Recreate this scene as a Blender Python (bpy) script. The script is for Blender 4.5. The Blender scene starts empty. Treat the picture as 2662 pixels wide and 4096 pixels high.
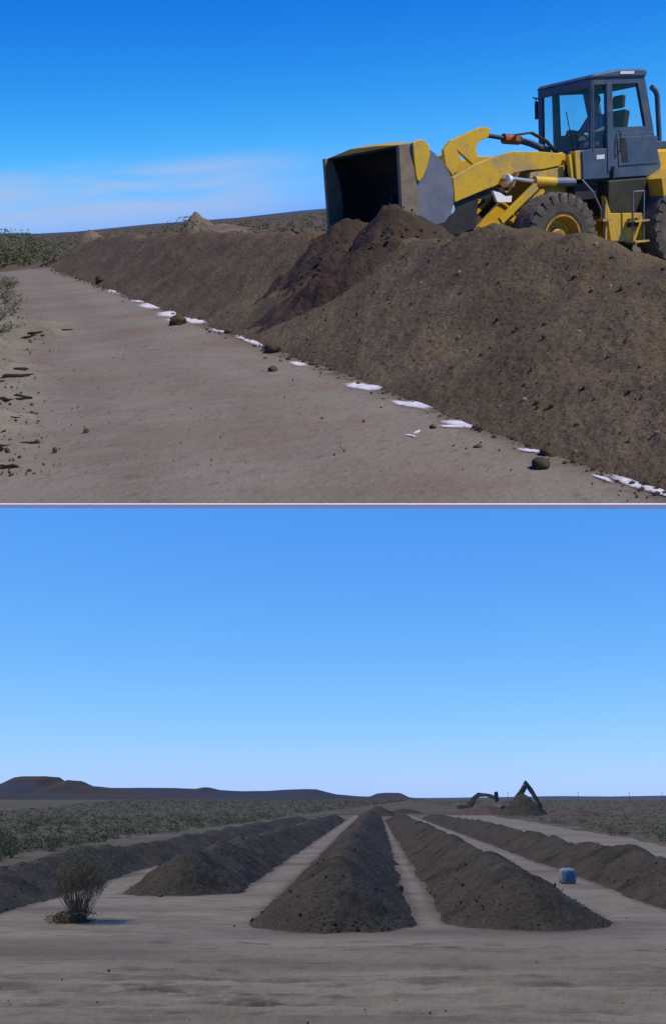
import bpy, math, random
import numpy as np
from mathutils import Matrix, Vector
random.seed(5); rng = np.random.default_rng(7)
scene = bpy.context.scene
R = math.radians

# ------------------------------------------------------------------ camera, skies, suns, exposure
# The photograph is two views of the same yard, one above the other: a level upper place and a
# lower place that slopes away beneath its front edge and has a sky vault of its own.
def nv(v): v = np.array(v, float); return v/np.linalg.norm(v)
def axes(n):
    Z = nv(n); fw = np.array([0, 0, -1.]); Y = nv(fw-fw.dot(Z)*Z); return np.array([np.cross(Y, Z), Y, Z])
RU = axes([-.0835, 1, .3008]); RL = axes([0, 1, -.287]); HU, HL = 1.45, 2.8
cd = bpy.data.cameras.new('camera'); cam = bpy.data.objects.new('camera', cd)
scene.collection.objects.link(cam); scene.camera = cam
cd.sensor_fit = 'HORIZONTAL'; cd.sensor_width = 36; cd.lens = 36*1000/665
cd.clip_start = .1; cd.clip_end = 30000
m = Matrix.Identity(4)
for i in range(3):
    for j in range(3): m[i][j] = RU[i][j]
m[2][3] = HU; cam.matrix_world = m
W = RU @ RL.T                                   # lower place axes -> world
ML = Matrix.Identity(4); oL = np.array([0, 0, HU]) - W @ np.array([0, 0, HL])
for i in range(3):
    for j in range(3): ML[i][j] = W[i][j]
    ML[i][3] = oL[i]
scene.render.engine = 'CYCLES'
scene.view_settings.view_transform = 'Standard'; scene.view_settings.look = 'None'
scene.view_settings.exposure = 0; scene.view_settings.gamma = 1

class Place: pass
UP, LO = Place(), Place()
UP.M, LO.M = Matrix.Identity(4), ML
UP.col = bpy.data.collections.new('upper_place'); LO.col = bpy.data.collections.new('lower_place')
for p in (UP, LO): scene.collection.children.link(p.col)

SUN_U = nv([.56, -.24, .79]); SUN_L = nv([-.50, -.10, .80])
def sun(place, d, strength, color):
    l = bpy.data.lights.new('sun', 'SUN'); l.energy = strength; l.angle = R(.53); l.color = color
    o = bpy.data.objects.new('sun', l); scene.collection.objects.link(o)
    dw = place.M.to_3x3() @ Vector(d); o.rotation_euler = (-dw).to_track_quat('-Z', 'Y').to_euler()
    o.light_linking.receiver_collection = place.col; o.light_linking.blocker_collection = place.col
sun(UP, SUN_U, 4.0, (1, .88, .72)); sun(LO, SUN_L, 2.8, (1, .84, .64))

def sky_nodes(nt, vec_socket, elev, rot, red, green, blue, air=1.0, dust=.3):
    """Sky Texture at strength .1 with a per-channel response (deep, saturated camera blue)"""
    s = nt.nodes.new('ShaderNodeTexSky'); s.sky_type = 'NISHITA'; s.sun_disc = False
    s.sun_elevation = elev; s.sun_rotation = rot; s.air_density = air; s.dust_density = dust; s.ozone_density = 2.0; s.altitude = 300
    nt.links.new(vec_socket, s.inputs[0])
    sc = nt.nodes.new('ShaderNodeVectorMath'); sc.operation = 'SCALE'; sc.inputs[3].default_value = .1
    nt.links.new(s.outputs[0], sc.inputs[0])
    sp = nt.nodes.new('ShaderNodeSeparateXYZ'); nt.links.new(sc.outputs[0], sp.inputs[0]); cb = nt.nodes.new('ShaderNodeCombineXYZ')
    for k, (src, (c, e)) in enumerate(((0, red), (1, green), (1, blue))):
        p = nt.nodes.new('ShaderNodeMath'); p.operation = 'POWER'; p.inputs[1].default_value = e; nt.links.new(sp.outputs[src], p.inputs[0])
        q = nt.nodes.new('ShaderNodeMath'); q.operation = 'MULTIPLY'; q.inputs[1].default_value = c; nt.links.new(p.outputs[0], q.inputs[0]); nt.links.new(q.outputs[0], cb.inputs[k])
    return cb.outputs[0]
w = bpy.data.worlds.new('World'); scene.world = w; w.use_nodes = True; nt = w.node_tree
bg = nt.nodes['Background']; tc = nt.nodes.new('ShaderNodeTexCoord')
sk = sky_nodes(nt, tc.outputs['Generated'], math.asin(SUN_U[2]), math.atan2(SUN_U[0], SUN_U[1]), (.55, 2.7), (.93, 1.6), (1.25, .5))
# thin pale cloud band low over the horizon
sp = nt.nodes.new('ShaderNodeSeparateXYZ'); nt.links.new(tc.outputs['Generated'], sp.inputs[0])
mp = nt.nodes.new('ShaderNodeMapping'); mp.inputs['Scale'].default_value = (3.2, 3.2, 30); mp.inputs['Rotation'].default_value = (0, R(1.5), 0)
nt.links.new(tc.outputs['Generated'], mp.inputs[0])
nz = nt.nodes.new('ShaderNodeTexNoise'); nz.inputs['Scale'].default_value = 2.0; nz.inputs['Detail'].default_value = 7; nz.inputs['Distortion'].default_value = .6
nt.links.new(mp.outputs[0], nz.inputs[0])
def curve(nt, sock, pts):
    f = nt.nodes.new('ShaderNodeValToRGB'); e = f.color_ramp.elements; f.color_ramp.interpolation = 'EASE'
    while len(e) < len(pts): e.new(.5)
    for k, (p, v) in enumerate(pts): e[k].position = p; e[k].color = (v, v, v, 1)
    nt.links.new(sock, f.inputs[0]); return f.outputs[0]
def math_(nt, op, a, b):
    n = nt.nodes.new('ShaderNodeMath'); n.operation = op
    for k, v in enumerate((a, b)):
        if hasattr(v, 'links') or isinstance(v, bpy.types.NodeSocket): nt.links.new(v, n.inputs[k])
        else: n.inputs[k].default_value = v
    return n.outputs[0]
band = curve(nt, sp.outputs[2], [(.0, .35), (.02, .75), (.042, .8), (.066, 0)])
side = curve(nt, math_(nt, 'ADD', sp.outputs[0], .5), [(0, 1), (.42, 1), (.52, .12), (.62, 0)])
nzc = curve(nt, nz.outputs[0], [(.30, .15), (.62, 1)])
cl = math_(nt, 'MULTIPLY', math_(nt, 'MULTIPLY', band, side), nzc)
mx = nt.nodes.new('ShaderNodeMix'); mx.data_type = 'RGBA'; nt.links.new(math_(nt, 'MULTIPLY', cl, .98), mx.inputs[0])
nt.links.new(sk, mx.inputs[6]); mx.inputs[7].default_value = (.40, .52, .80, 1)
nt.links.new(mx.outputs[2], bg.inputs[0]); bg.inputs[1].default_value = 1.0

# ------------------------------------------------------------------ helpers
def ihash(ix, iy, s):
    h = (ix.astype(np.int64)*374761393 + iy.astype(np.int64)*668265263 + s*1442695041) & 0xffffffff
    h = ((h ^ (h >> 13))*1274126177) & 0xffffffff; h ^= h >> 16
    return h/4294967295.0
def vn(x, y, s=0):
    x = np.asarray(x, float); y = np.asarray(y, float); ix = np.floor(x); iy = np.floor(y); fx = x-ix; fy = y-iy
    fx = fx*fx*(3-2*fx); fy = fy*fy*(3-2*fy)
    a, b, c, d = ihash(ix, iy, s), ihash(ix+1, iy, s), ihash(ix, iy+1, s), ihash(ix+1, iy+1, s)
    return (a*(1-fx)+b*fx)*(1-fy)+(c*(1-fx)+d*fx)*fy
def fbm(x, y, o=4, s=0):
    t = 0; a = 1; n = 0
    for k in range(o):
        t = t+a*(vn(x*2**k+k*7.3, y*2**k+k*3.1, s+k)-.5); n += a; a *= .5
    return t/n*2                                   # about -1..1
def tag(o, label=None, cat=None, group=None, kind=None):
    if label: o['label'] = label
    if cat: o['category'] = cat
    if group: o['group'] = group
    if kind: o['kind'] = kind
    return o
def xf(loc=(0, 0, 0), rz=0): return Matrix.Translation(Vector(loc)) @ Matrix.Rotation(rz, 4, 'Z')
def link(o, place, parent=None, M=None):
    place.col.objects.link(o)
    if parent: o.parent = parent
    else: o.matrix_world = place.M @ (M or Matrix.Identity(4))
    return o
def empty(name, place, loc, rz=0):
    o = bpy.data.objects.new(name, None); o.empty_display_size = .2; return link(o, place, None, xf(loc, rz))
def npmesh(name, V, F, mat, place, parent=None, M=None, smooth=True, mi=None):
    me = bpy.data.meshes.new(name); V = np.asarray(V, np.float32); F = np.asarray(F, np.int32); k = F.shape[1]
    me.vertices.add(len(V)); me.vertices.foreach_set('co', V.ravel())
    me.loops.add(F.size); me.loops.foreach_set('vertex_index', F.ravel())
    me.polygons.add(len(F)); me.polygons.foreach_set('loop_start', np.arange(0, F.size, k, dtype=np.int32))
    me.polygons.foreach_set('loop_total', np.full(len(F), k, np.int32))
    me.polygons.foreach_set('use_smooth', np.full(len(F), smooth)); me.materials.append(mat)
    me.update(calc_edges=True); me.validate()
    o = bpy.data.objects.new(name, me); return link(o, place, parent, M)
class MB:
    def __init__(s): s.v = []; s.f = []; s.m = []; s.cm = 0
    def add(s, vs, fs):
        n = len(s.v); s.v += [tuple(v) for v in vs]; s.f += [tuple(i+n for i in f) for f in fs]; s.m += [s.cm]*len(fs); return s
    def box(s, x0, x1, y0, y1, z0, z1):
        return s.add([(x, y, z) for z in (z0, z1) for y in (y0, y1) for x in (x0, x1)],
                     [(0, 2, 3, 1), (4, 5, 7, 6), (0, 1, 5, 4), (2, 6, 7, 3), (0, 4, 6, 2), (1, 3, 7, 5)])
    def prism(s, P, y0, y1):                        # polygon in XZ extruded along Y
        n = len(P); s.add([(x, y0, z) for x, z in P]+[(x, y1, z) for x, z in P],
                          [tuple(range(n)), tuple(range(2*n-1, n-1, -1))]+[(i, i+n, (i+1) % n+n, (i+1) % n) for i in range(n)]); return s
    def ring(s, O, I, y0, y1):                      # frame with a hole, XZ plane
        n = len(O); vs = [(x, y, z) for y in (y0, y1) for L in (O, I) for x, z in L]; f = []
        for i in range(n):
            j = (i+1) % n
            f += [(i, j, n+j, n+i), (2*n+i, 3*n+i, 3*n+j, 2*n+j), (i, 2*n+i, 2*n+j, j), (n+i, n+j, 3*n+j, 3*n+i)]
        return s.add(vs, f)
    def map(s, fn): s.v = [tuple(fn(*v)) for v in s.v]; return s
    def tube(s, pts, r, n=8, cap=True):
        pts = [Vector(p) for p in pts]; rs = r if isinstance(r, (list, tuple)) else [r]*len(pts); base = len(s.v); vs = []; fs = []
        for i, p in enumerate(pts):
            d = (pts[min(i+1, len(pts)-1)]-pts[max(i-1, 0)]).normalized()
            a = d.orthogonal().normalized() if i == 0 else (a-a.dot(d)*d).normalized()
            b = d.cross(a)
            for k in range(n):
                t = 2*math.pi*k/n; vs.append(p+(a*math.cos(t)+b*math.sin(t))*rs[i])
        for i in range(len(pts)-1):
            for k in range(n): fs.append((i*n+k, i*n+(k+1) % n, (i+1)*n+(k+1) % n, (i+1)*n+k))
        if cap: fs += [tuple(range(n-1, -1, -1)), tuple((len(pts)-1)*n+k for k in range(n))]
        return s.add(vs, fs)
    def lathe(s, prof, c, n=32):                    # profile (y, r) round the Y axis through c
        vs = []; fs = []; k = len(prof)
        for i in range(n):
            t = 2*math.pi*i/n
            for y, r in prof: vs.append((c[0]+r*math.cos(t), c[1]+y, c[2]+r*math.sin(t)))
        for i in range(n):
            j = (i+1) % n
            for q in range(k-1): fs.append((i*k+q, j*k+q, j*k+q+1, i*k+q+1))
        return s.add(vs, fs)
    def build(s, name, mats, place, parent=None, M=None, smooth=False, bevel=0):
        me = bpy.data.meshes.new(name); me.from_pydata(s.v, [], s.f)
        for q in (mats if isinstance(mats, (list, tuple)) else [mats]): me.materials.append(q)
        me.polygons.foreach_set('material_index', s.m); me.validate()
        import bmesh
        b = bmesh.new(); b.from_mesh(me); bmesh.ops.recalc_face_normals(b, faces=b.faces); b.to_mesh(me); b.free()
        if smooth: me.shade_smooth()
        o = bpy.data.objects.new(name, me); link(o, place, parent, M)
        if bevel:
            q = o.modifiers.new('bevel', 'BEVEL'); q.width = bevel; q.segments = 2; q.limit_method = 'ANGLE'
        return o

# ------------------------------------------------------------------ materials
def mat(name, col, rough=.8, metal=0, c2=None, scale=3, bump=0, bscale=20, c3=None, s3=.6, t3=.55, spec=.4, detail=8, stretch=None, c4=None, s4=40, t4=.62, st4=False):
    M = bpy.data.materials.new(name); M.use_nodes = True; nt = M.node_tree; p = nt.nodes['Principled BSDF']
    p.inputs['Roughness'].default_value = rough; p.inputs['Metallic'].default_value = metal; p.inputs['Specular IOR Level'].default_value = spec
    tc = nt.nodes.new('ShaderNodeTexCoord'); co = tc.outputs['Object']
    if stretch:
        mp = nt.nodes.new('ShaderNodeMapping'); mp.inputs['Scale'].default_value = stretch; nt.links.new(co, mp.inputs[0]); co2 = mp.outputs[0]
    else: co2 = co
    def noise(sc, v, det=detail):
        n = nt.nodes.new('ShaderNodeTexNoise'); n.inputs['Scale'].default_value = sc; n.inputs['Detail'].default_value = det
        n.inputs['Roughness'].default_value = .62; nt.links.new(v, n.inputs[0]); return n.outputs[0]
    cur = None
    def mixin(cur, fac, c):
        x = nt.nodes.new('ShaderNodeMix'); x.data_type = 'RGBA'; nt.links.new(fac, x.inputs[0])
        if cur is None: x.inputs[6].default_value = (*col, 1)
        else: nt.links.new(cur, x.inputs[6])
        x.inputs[7].default_value = (*c, 1); return x.outputs[2]
    if c2: cur = mixin(cur, curve(nt, noise(scale, co2), [(.36, 0), (.64, 1)]), c2)
    if c3: cur = mixin(cur, curve(nt, noise(s3, co2), [(t3-.08, 0), (t3+.14, 1)]), c3)
    if c4: cur = mixin(cur, curve(nt, noise(s4, co2 if st4 else co, 5), [(t4-.05, 0), (t4+.11, 1)]), c4)
    if cur is None: p.inputs['Base Color'].default_value = (*col, 1)
    else: nt.links.new(cur, p.inputs['Base Color'])
    if bump:
        b = nt.nodes.new('ShaderNodeBump'); b.inputs['Strength'].default_value = 1; b.inputs['Distance'].default_value = bump
        nt.links.new(noise(bscale, co), b.inputs['Height']); nt.links.new(b.outputs[0], p.inputs['Normal'])
    return M
m_sand = mat('sandy_ground', (.198, .182, .132), c2=(.240, .222, .168), scale=1.1, c3=(.194, .152, .110), s3=.55, t3=.52, bump=.02, bscale=14, rough=.95, spec=.12, c4=(.16, .135, .10), s4=7, t4=.60)
m_sandL = mat('track_ground', (.192, .155, .102), c2=(.255, .210, .146), scale=1.2, c3=(.140, .104, .074), s3=.30, t3=.54, bump=.05, bscale=5, rough=.95, spec=.12, c4=(.135, .110, .080), s4=3.4, t4=.57, stretch=(.30, 1.1, 1), st4=True)
def dirt_layer(M, col):                              # darker churned earth where wheels have turned
    nt = M.node_tree; p = nt.nodes['Principled BSDF']; src = p.inputs['Base Color'].links[0].from_socket
    at = nt.nodes.new('ShaderNodeAttribute'); at.attribute_name = 'dirt'; tc = nt.nodes.new('ShaderNodeTexCoord'); mp = nt.nodes.new('ShaderNodeMapping'); mp.inputs['Scale'].default_value = (1, 3, 1); nt.links.new(tc.outputs['Object'], mp.inputs[0])
    n = nt.nodes.new('ShaderNodeTexNoise'); n.inputs['Scale'].default_value = 2.2; n.inputs['Detail'].default_value = 7; n.inputs['Roughness'].default_value = .7; nt.links.new(mp.outputs[0], n.inputs[0])
    v = math_(nt, 'MULTIPLY', at.outputs['Fac'], curve(nt, n.outputs[0], [(.34, 0), (.56, 1)]))
    x = nt.nodes.new('ShaderNodeMix'); x.data_type = 'RGBA'; nt.links.new(v, x.inputs[0]); nt.links.new(src, x.inputs[6]); x.inputs[7].default_value = (*col, 1); nt.links.new(x.outputs[2], p.inputs['Base Color'])
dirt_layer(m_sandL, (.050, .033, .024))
m_soil = mat('windrow_soil', (.122, .095, .052), c2=(.165, .130, .075), scale=1.6, c3=(.108, .086, .050), s3=.5, t3=.56, bump=.05, bscale=14, rough=1, spec=.08, c4=(.085, .065, .036), s4=22, t4=.57, stretch=(1, .7, .7))
m_fresh = mat('fresh_damp_soil', (.052, .040, .027), c2=(.072, .057, .038), scale=2, c3=(.078, .043, .031), s3=.8, t3=.55, bump=.05, bscale=13, rough=.95, spec=.12, c4=(.04, .03, .02), s4=18, t4=.60)
m_soilL = mat('windrow_soil_grey', (.060, .049, .034), c2=(.082, .068, .048), scale=1.1, c3=(.034, .029, .02), s3=.6, t3=.55, bump=.12, bscale=5, rough=1, spec=.08, c4=(.034, .029, .020), s4=13, t4=.54)
m_ridge_shade = mat('ridge_shadow_black', (.020, .018, .016), c2=(.034, .03, .025), scale=20, bump=.03, bscale=30, rough=1, spec=.1)  # near-black as shadow, put into the colour of the margin ridges
m_clod = mat('clod_soil', (.095, .074, .042), c2=(.06, .047, .03), scale=14, bump=.02, bscale=30, rough=1, spec=.1)
m_pale = mat('pale_clod', (.26, .22, .18), c2=(.15, .12, .1), scale=10, bump=.01, bscale=30, rough=1, spec=.1)
m_powder = mat('white_powder', (.80, .80, .82), c2=(.62, .61, .62), scale=9, bump=.01, bscale=40, rough=1, spec=.1)
def soften(M):                                       # powder thins out to bare ground at its rim
    nt = M.node_tree; p = nt.nodes['Principled BSDF']; at = nt.nodes.new('ShaderNodeAttribute'); at.attribute_name = 'fade'
    tc = nt.nodes.new('ShaderNodeTexCoord'); n = nt.nodes.new('ShaderNodeTexNoise'); n.inputs['Scale'].default_value = 60; n.inputs['Detail'].default_value = 6; nt.links.new(tc.outputs['Object'], n.inputs[0])
    v = math_(nt, 'ADD', at.outputs['Fac'], math_(nt, 'MULTIPLY', math_(nt, 'SUBTRACT', n.outputs[0], .5), 1.1))
    nt.links.new(curve(nt, v, [(.05, 0), (1.0, .93)]), p.inputs['Alpha'])
soften(m_powder)
m_edge = mat('white_edge', (.93, .90, .84), c2=(.90, .88, .82), rough=.8)
m_plain = mat('plain_ground', (.105, .080, .052), c2=(.135, .108, .074), scale=.12, c3=(.075, .066, .038), s3=.09, t3=.48, bump=.1, bscale=1.5, rough=1, spec=.1)
m_hill = mat('hazy_hill_rock', (.052, .044, .042), c2=(.078, .055, .045), scale=.012, c3=(.045, .05, .065), s3=.006, t3=.5, rough=1, spec=.05, stretch=(.4, .4, 3))  # distance haze put into the rock colour as blue-grey patches
m_far_haze = mat('far_haze_blue', (.06, .075, .10), c2=(.075, .085, .11), scale=.01, rough=1, spec=.05)  # haze blue put into the colour of far hills and poles
m_spoil = mat('spoil_earth', (.15, .11, .085), c2=(.20, .155, .12), scale=1, c3=(.09, .08, .055), s3=.4, t3=.55, bump=.1, bscale=4, rough=1, spec=.1)
m_spoilL = mat('brown_spoil_earth', (.085, .062, .045), c2=(.12, .085, .062), scale=1, c3=(.05, .045, .03), s3=.4, t3=.55, bump=.1, bscale=4, rough=1, spec=.1)
m_leaf = mat('scrub_leaf', (.115, .105, .045), c2=(.145, .125, .062), scale=1.5, rough=.8, spec=.2)
m_leafg = mat('green_weed_leaf', (.080, .110, .048), c2=(.14, .15, .082), scale=3, rough=.8, spec=.2)
m_leafd = mat('dry_scrub_leaf', (.108, .108, .050), c2=(.078, .084, .036), scale=.7, c3=(.165, .135, .085), s3=.4, t3=.6, rough=.9, spec=.15)
m_twig = mat('twig_bark', (.12, .088, .055), c2=(.18, .14, .095), scale=8, rough=.95, spec=.1)
m_yel = mat('yellow_paint', (.66, .42, .022), c2=(.56, .36, .04), scale=2.2, c3=(.40, .29, .12), s3=2.2, t3=.56, rough=.42, bump=.003, bscale=6, c4=(.26, .19, .10), s4=14, t4=.64)
m_yel2 = mat('worn_yellow_paint', (.55, .37, .04), c2=(.34, .27, .17), scale=5, rough=.6, c4=(.2, .16, .12), s4=12, t4=.6)
m_cab = mat('cab_paint', (.042, .082, .138), c2=(.062, .104, .160), scale=3, rough=.5, bump=.002, bscale=8, c3=(.095, .115, .135), s3=2.5, t3=.55, c4=(.12, .12, .11), s4=12, t4=.64)
m_steel = mat('bucket_steel', (.135, .155, .205), c2=(.19, .20, .23), scale=3, rough=.6, metal=.2, c4=(.17, .14, .11), s4=8, t4=.62, bump=.004, bscale=8)
m_edgs = mat('worn_edge_steel', (.27, .21, .135), c2=(.19, .15, .10), scale=7, rough=.6, metal=.2, bump=.004, bscale=12)
m_inner_shade = mat('bucket_inner_shaded', (.016, .014, .013), c2=(.028, .024, .02), scale=4, rough=.75, bump=.006, bscale=8)  # steel darkened to near-black, shade inside the bucket put into its colour
m_rub = mat('tyre_rubber', (.085, .075, .062), c2=(.13, .115, .09), scale=5, rough=.9, spec=.2, bump=.006, bscale=20, c4=(.14, .12, .1), s4=7, t4=.62)
m_dark = mat('dark_metal', (.020, .021, .024), c2=(.035, .034, .032), scale=5, rough=.6)
m_rim = mat('rim_paint', (.60, .34, .02), c2=(.30, .17, .04), scale=5, rough=.5)
m_chr = mat('polished_rod', (.75, .76, .78), rough=.2, metal=1, c2=(.6, .6, .62), scale=6)
m_lamp = mat('lamp_glass', (.85, .86, .9), rough=.12, c2=(.7, .72, .78), scale=30)
m_label = mat('white_label', (.85, .87, .9), rough=.5, c2=(.6, .63, .7), scale=40)
m_cloth = mat('navy_cloth', (.035, .05, .11), c2=(.06, .08, .15), scale=9, rough=.9)
m_shirt = mat('faded_blue_cloth', (.20, .25, .36), c2=(.12, .16, .26), scale=9, rough=.9)
m_skin = mat('skin', (.30, .16, .10), c2=(.26, .135, .085), scale=20, rough=.55)
m_hair = mat('dark_hair', (.02, .015, .012), rough=.7, c2=(.03, .022, .016), scale=40)
m_vinyl = mat('seat_vinyl', (.030, .012, .012), rough=.55, c2=(.018, .012, .012), scale=8)
m_orange = mat('rusty_fitting', (.35, .13, .05), c2=(.2, .09, .04), scale=12, rough=.7)
m_exdark = mat('excavator_dark_paint', (.060, .045, .038), c2=(.19, .10, .055), scale=.9, rough=.6)
m_blue = mat('blue_board_paint', (.025, .085, .14), c2=(.05, .15, .22), scale=5, rough=.5)
m_red = mat('faded_red_paint', (.26, .12, .16), c2=(.2, .1, .15), scale=14, rough=.6)
m_white = mat('pale_sack_cloth', (.24, .25, .26), c2=(.14, .17, .20), scale=9, rough=.6)
def glass(name):
    M = bpy.data.materials.new(name); M.use_nodes = True; nt = M.node_tree; nt.nodes.remove(nt.nodes['Principled BSDF'])
    out = nt.nodes['Material Output']; t = nt.nodes.new('ShaderNodeBsdfTransparent'); t.inputs[0].default_value = (.90, .94, .95, 1)
    g = nt.nodes.new('ShaderNodeBsdfGlossy'); g.inputs['Roughness'].default_value = .06; fr = nt.nodes.new('ShaderNodeValue'); fr.outputs[0].default_value = .012
    ad = nt.nodes.new('ShaderNodeMath'); ad.inputs[1].default_value = .008; nt.links.new(fr.outputs[0], ad.inputs[0])
    x = nt.nodes.new('ShaderNodeMixShader'); nt.links.new(ad.outputs[0], x.inputs[0]); nt.links.new(t.outputs[0], x.inputs[1]); nt.links.new(g.outputs[0], x.inputs[2])
    nt.links.new(x.outputs[0], out.inputs[0]); return M
m_glass = glass('window_glass')

# ------------------------------------------------------------------ lower sky vault
EA, EB = np.array([-1.9, 5.55, 0]), np.array([1.58, 4.51, 0]); EU = nv(EB-EA); EN = np.array([-EU[1], EU[0], 0])
def toL(p): return W.T @ (np.array(p, float)-oL)
rim = [toL((EA+EB)/2 + EU*a - np.array([0, 0, .035])) for a in np.linspace(-80, 80, 9)]
rows = [rim]
for Y, Z in [(600, 290), (1800, 850), (3000, 1350), (4300, 1800), (5500, 1850), (6500, 1500), (7200, 900), (7600, 350), (7700, -60)]:
    rows.append([np.array([x, Y, Z]) for x in np.linspace(-80, 80, 9)/80*(700+Y*.75)])
V = [p for r in rows for p in r]; F = []
for i in range(len(rows)-1):
    for j in range(8): F.append((i*9+j, i*9+j+1, (i+1)*9+j+1, (i+1)*9+j))
for e in (0, 8):                                     # side walls down to the ground
    b = len(V); V += [np.array([r[e][0], r[e][1], -60]) for r in rows]
    for i in range(len(rows)-1): F.append((i*9+e, b+i, b+i+1, (i+1)*9+e))
M_sky = bpy.data.materials.new('sky_vault'); M_sky.use_nodes = True; nt = M_sky.node_tree; nt.nodes.remove(nt.nodes['Principled BSDF'])
tc = nt.nodes.new('ShaderNodeTexCoord'); nn = nt.nodes.new('ShaderNodeVectorMath'); nn.operation = 'NORMALIZE'
sb = nt.nodes.new('ShaderNodeVectorMath'); sb.operation = 'SUBTRACT'; sb.inputs[1].default_value = (0, 0, HL)
nt.links.new(tc.outputs['Object'], sb.inputs[0]); nt.links.new(sb.outputs[0], nn.inputs[0])
em = nt.nodes.new('ShaderNodeEmission')
nt.links.new(sky_nodes(nt, nn.outputs[0], math.asin(SUN_L[2]), math.atan2(SUN_L[0], SUN_L[1]), (.72, 1.24), (.905, .83), (1.15, .2)), em.inputs[0])
nt.links.new(em.outputs[0], nt.nodes['Material Output'].inputs[0])
M_sky.cycles.emission_sampling = 'NONE'
o = npmesh('sky', np.array(V), np.array(F), M_sky, LO, smooth=False); tag(o, kind='structure')
LO.col.objects.unlink(o); scene.collection.objects.link(o)

# ------------------------------------------------------------------ ground sheets
def span(a, b, d, far, g=1.03):                     # fine from a to b, then growing steps to +-far
    xs = list(np.arange(a, b+d/2, d)); s = d; x = b
    while x < far: s *= g; x += s; xs.append(x)
    s = d; x = a; lo = []
    while x > -far: s *= g; x -= s; lo.append(x)
    return np.array(lo[::-1]+xs)
def sheet(name, P, mt, place):
    ny, nx = P.shape[:2]; i = np.arange(ny*nx).reshape(ny, nx)
    F = np.stack([i[:-1, :-1], i[:-1, 1:], i[1:, 1:], i[1:, :-1]], -1).reshape(-1, 4)
    o = npmesh(name, P.reshape(-1, 3), F, mt, place); return o
marks = [(-4.9, 17.1), (-3.75, 12.), (-3.3, 10.76), (-4.3, 13.8), (-2.9, 9.27), (-2.45, 7.75), (-2.15, 6.42), (-2.3, 7.05), (-3.5, 11.4), (-4.1, 15.2), (-2.65, 8.3)]
def zU(x, y):
    z = .02*fbm(x*.9, y*.9, 4, 3)+.006*fbm(x*6, y*6, 3, 9)
    rut = np.exp(-((x+3.2+(y-6)*.26-.9)/.5)**2)      # loose cast-up strip along the left side of the path
    z = z+rut*.05*np.clip(fbm(x*2.2, y*2.2, 4, 21)+.3, 0, 1)
    for k, (mx_, my) in enumerate(marks):
        s_ = max(.6, my/9); dx = x-mx_+.12; dy = (y-my)-.22*dx+.25*dx*dx/s_
        z = z+.085*s_*np.exp(-(dx/(.34*s_))**2-(dy/(.075*s_))**2)*(1+.4*fbm(x*9, y*9, 2, k))-.05*s_*np.exp(-((dx+.03)/(.34*s_))**2-((dy+.15*s_)/(.08*s_))**2)
    return z
aa = span(-8.5, 5, .05, 9000, 1.05); bb = span(0, 12, .05, 9500, 1.03); bb = np.concatenate([[0], bb[bb > .01]])
Aa, Bb = np.meshgrid(aa, bb); C0 = (EA+EB)/2
X = C0[0]+EU[0]*Aa+EN[0]*Bb; Y = C0[1]+EU[1]*Aa+EN[1]*Bb
Z = zU(X, Y)*np.clip(Bb/.5, 0, 1)*np.clip(1-Bb/200, 0, 1)
o = sheet('ground', np.stack([X, Y, Z], -1), m_sand, UP); tag(o, kind='structure')
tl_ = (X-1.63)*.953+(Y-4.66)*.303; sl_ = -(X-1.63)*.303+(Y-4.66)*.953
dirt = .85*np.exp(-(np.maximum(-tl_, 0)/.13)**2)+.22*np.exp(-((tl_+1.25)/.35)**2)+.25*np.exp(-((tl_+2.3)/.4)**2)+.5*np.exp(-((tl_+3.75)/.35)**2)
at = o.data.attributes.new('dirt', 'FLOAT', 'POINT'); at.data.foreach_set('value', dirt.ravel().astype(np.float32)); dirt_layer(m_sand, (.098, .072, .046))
# white strip added on the front edge as dividing line between the two views
def band_box(a0, a1, b0, b1, z0, z1):
    mb = MB(); mb.box(a0, a1, b0, b1, z0, z1)
    return mb.map(lambda a, b, z: (C0[0]+EU[0]*a+EN[0]*b, C0[1]+EU[1]*a+EN[1]*b, z))
o = band_box(-80, 80, -.02, -.002, -.018, .004).build('divider_strip', m_edge, UP); tag(o, kind='structure')

xs = span(-9, 10, .09, 8000, 1.05); ys = np.concatenate([np.arange(-2, 11, .5), np.arange(11, 26, .06), span(26.1, 60, .16, 8200, 1.035)]); ys = ys[(ys < 26.05) | (np.arange(len(ys)) > 275)]; ys = np.unique(ys[ys > -2.01]); ys = ys[ys > -2]
X, Y = np.meshgrid(xs, ys)
def zL(x, y):
    track = np.exp(-((y-18)/4.5)**2)
    z = .05*fbm(x*.25, y*.5, 4, 5)+.02*fbm(x*1.2, y*2, 3, 8)
    z = z+track*(.05*fbm(x*.12+y*.1, y*1.8, 4, 31))
    for yc, cv, dp in ((14.9, .10, .035), (15.7, .11, .03), (16.5, -.06, .04), (17.5, -.05, .04), (18.6, .03, .03), (19.7, .04, .03), (21.3, -.02, .025)):
        q = y-yc-cv*x*.35-.15*np.sin(x*.3+yc); dp = dp*1.7; z = z-dp*np.exp(-(q/.15)**2)*(1+.6*np.sin(x*11+q*8)*vn(x*.7, y*0+yc, 9))+dp*.7*np.exp(-((np.abs(q)-.28)/.09)**2)*(1+.6*fbm(x*2, y*4, 2, 6))
    z = z+.012*fbm(x*3.5, y*3.5, 3, 77)
    return z*np.clip(1-y/700, 0, 1)
o = sheet('ground', np.stack([X, Y, zL(X, Y)], -1), m_sandL, LO); tag(o, kind='structure')
dirt = np.zeros_like(X)
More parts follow.
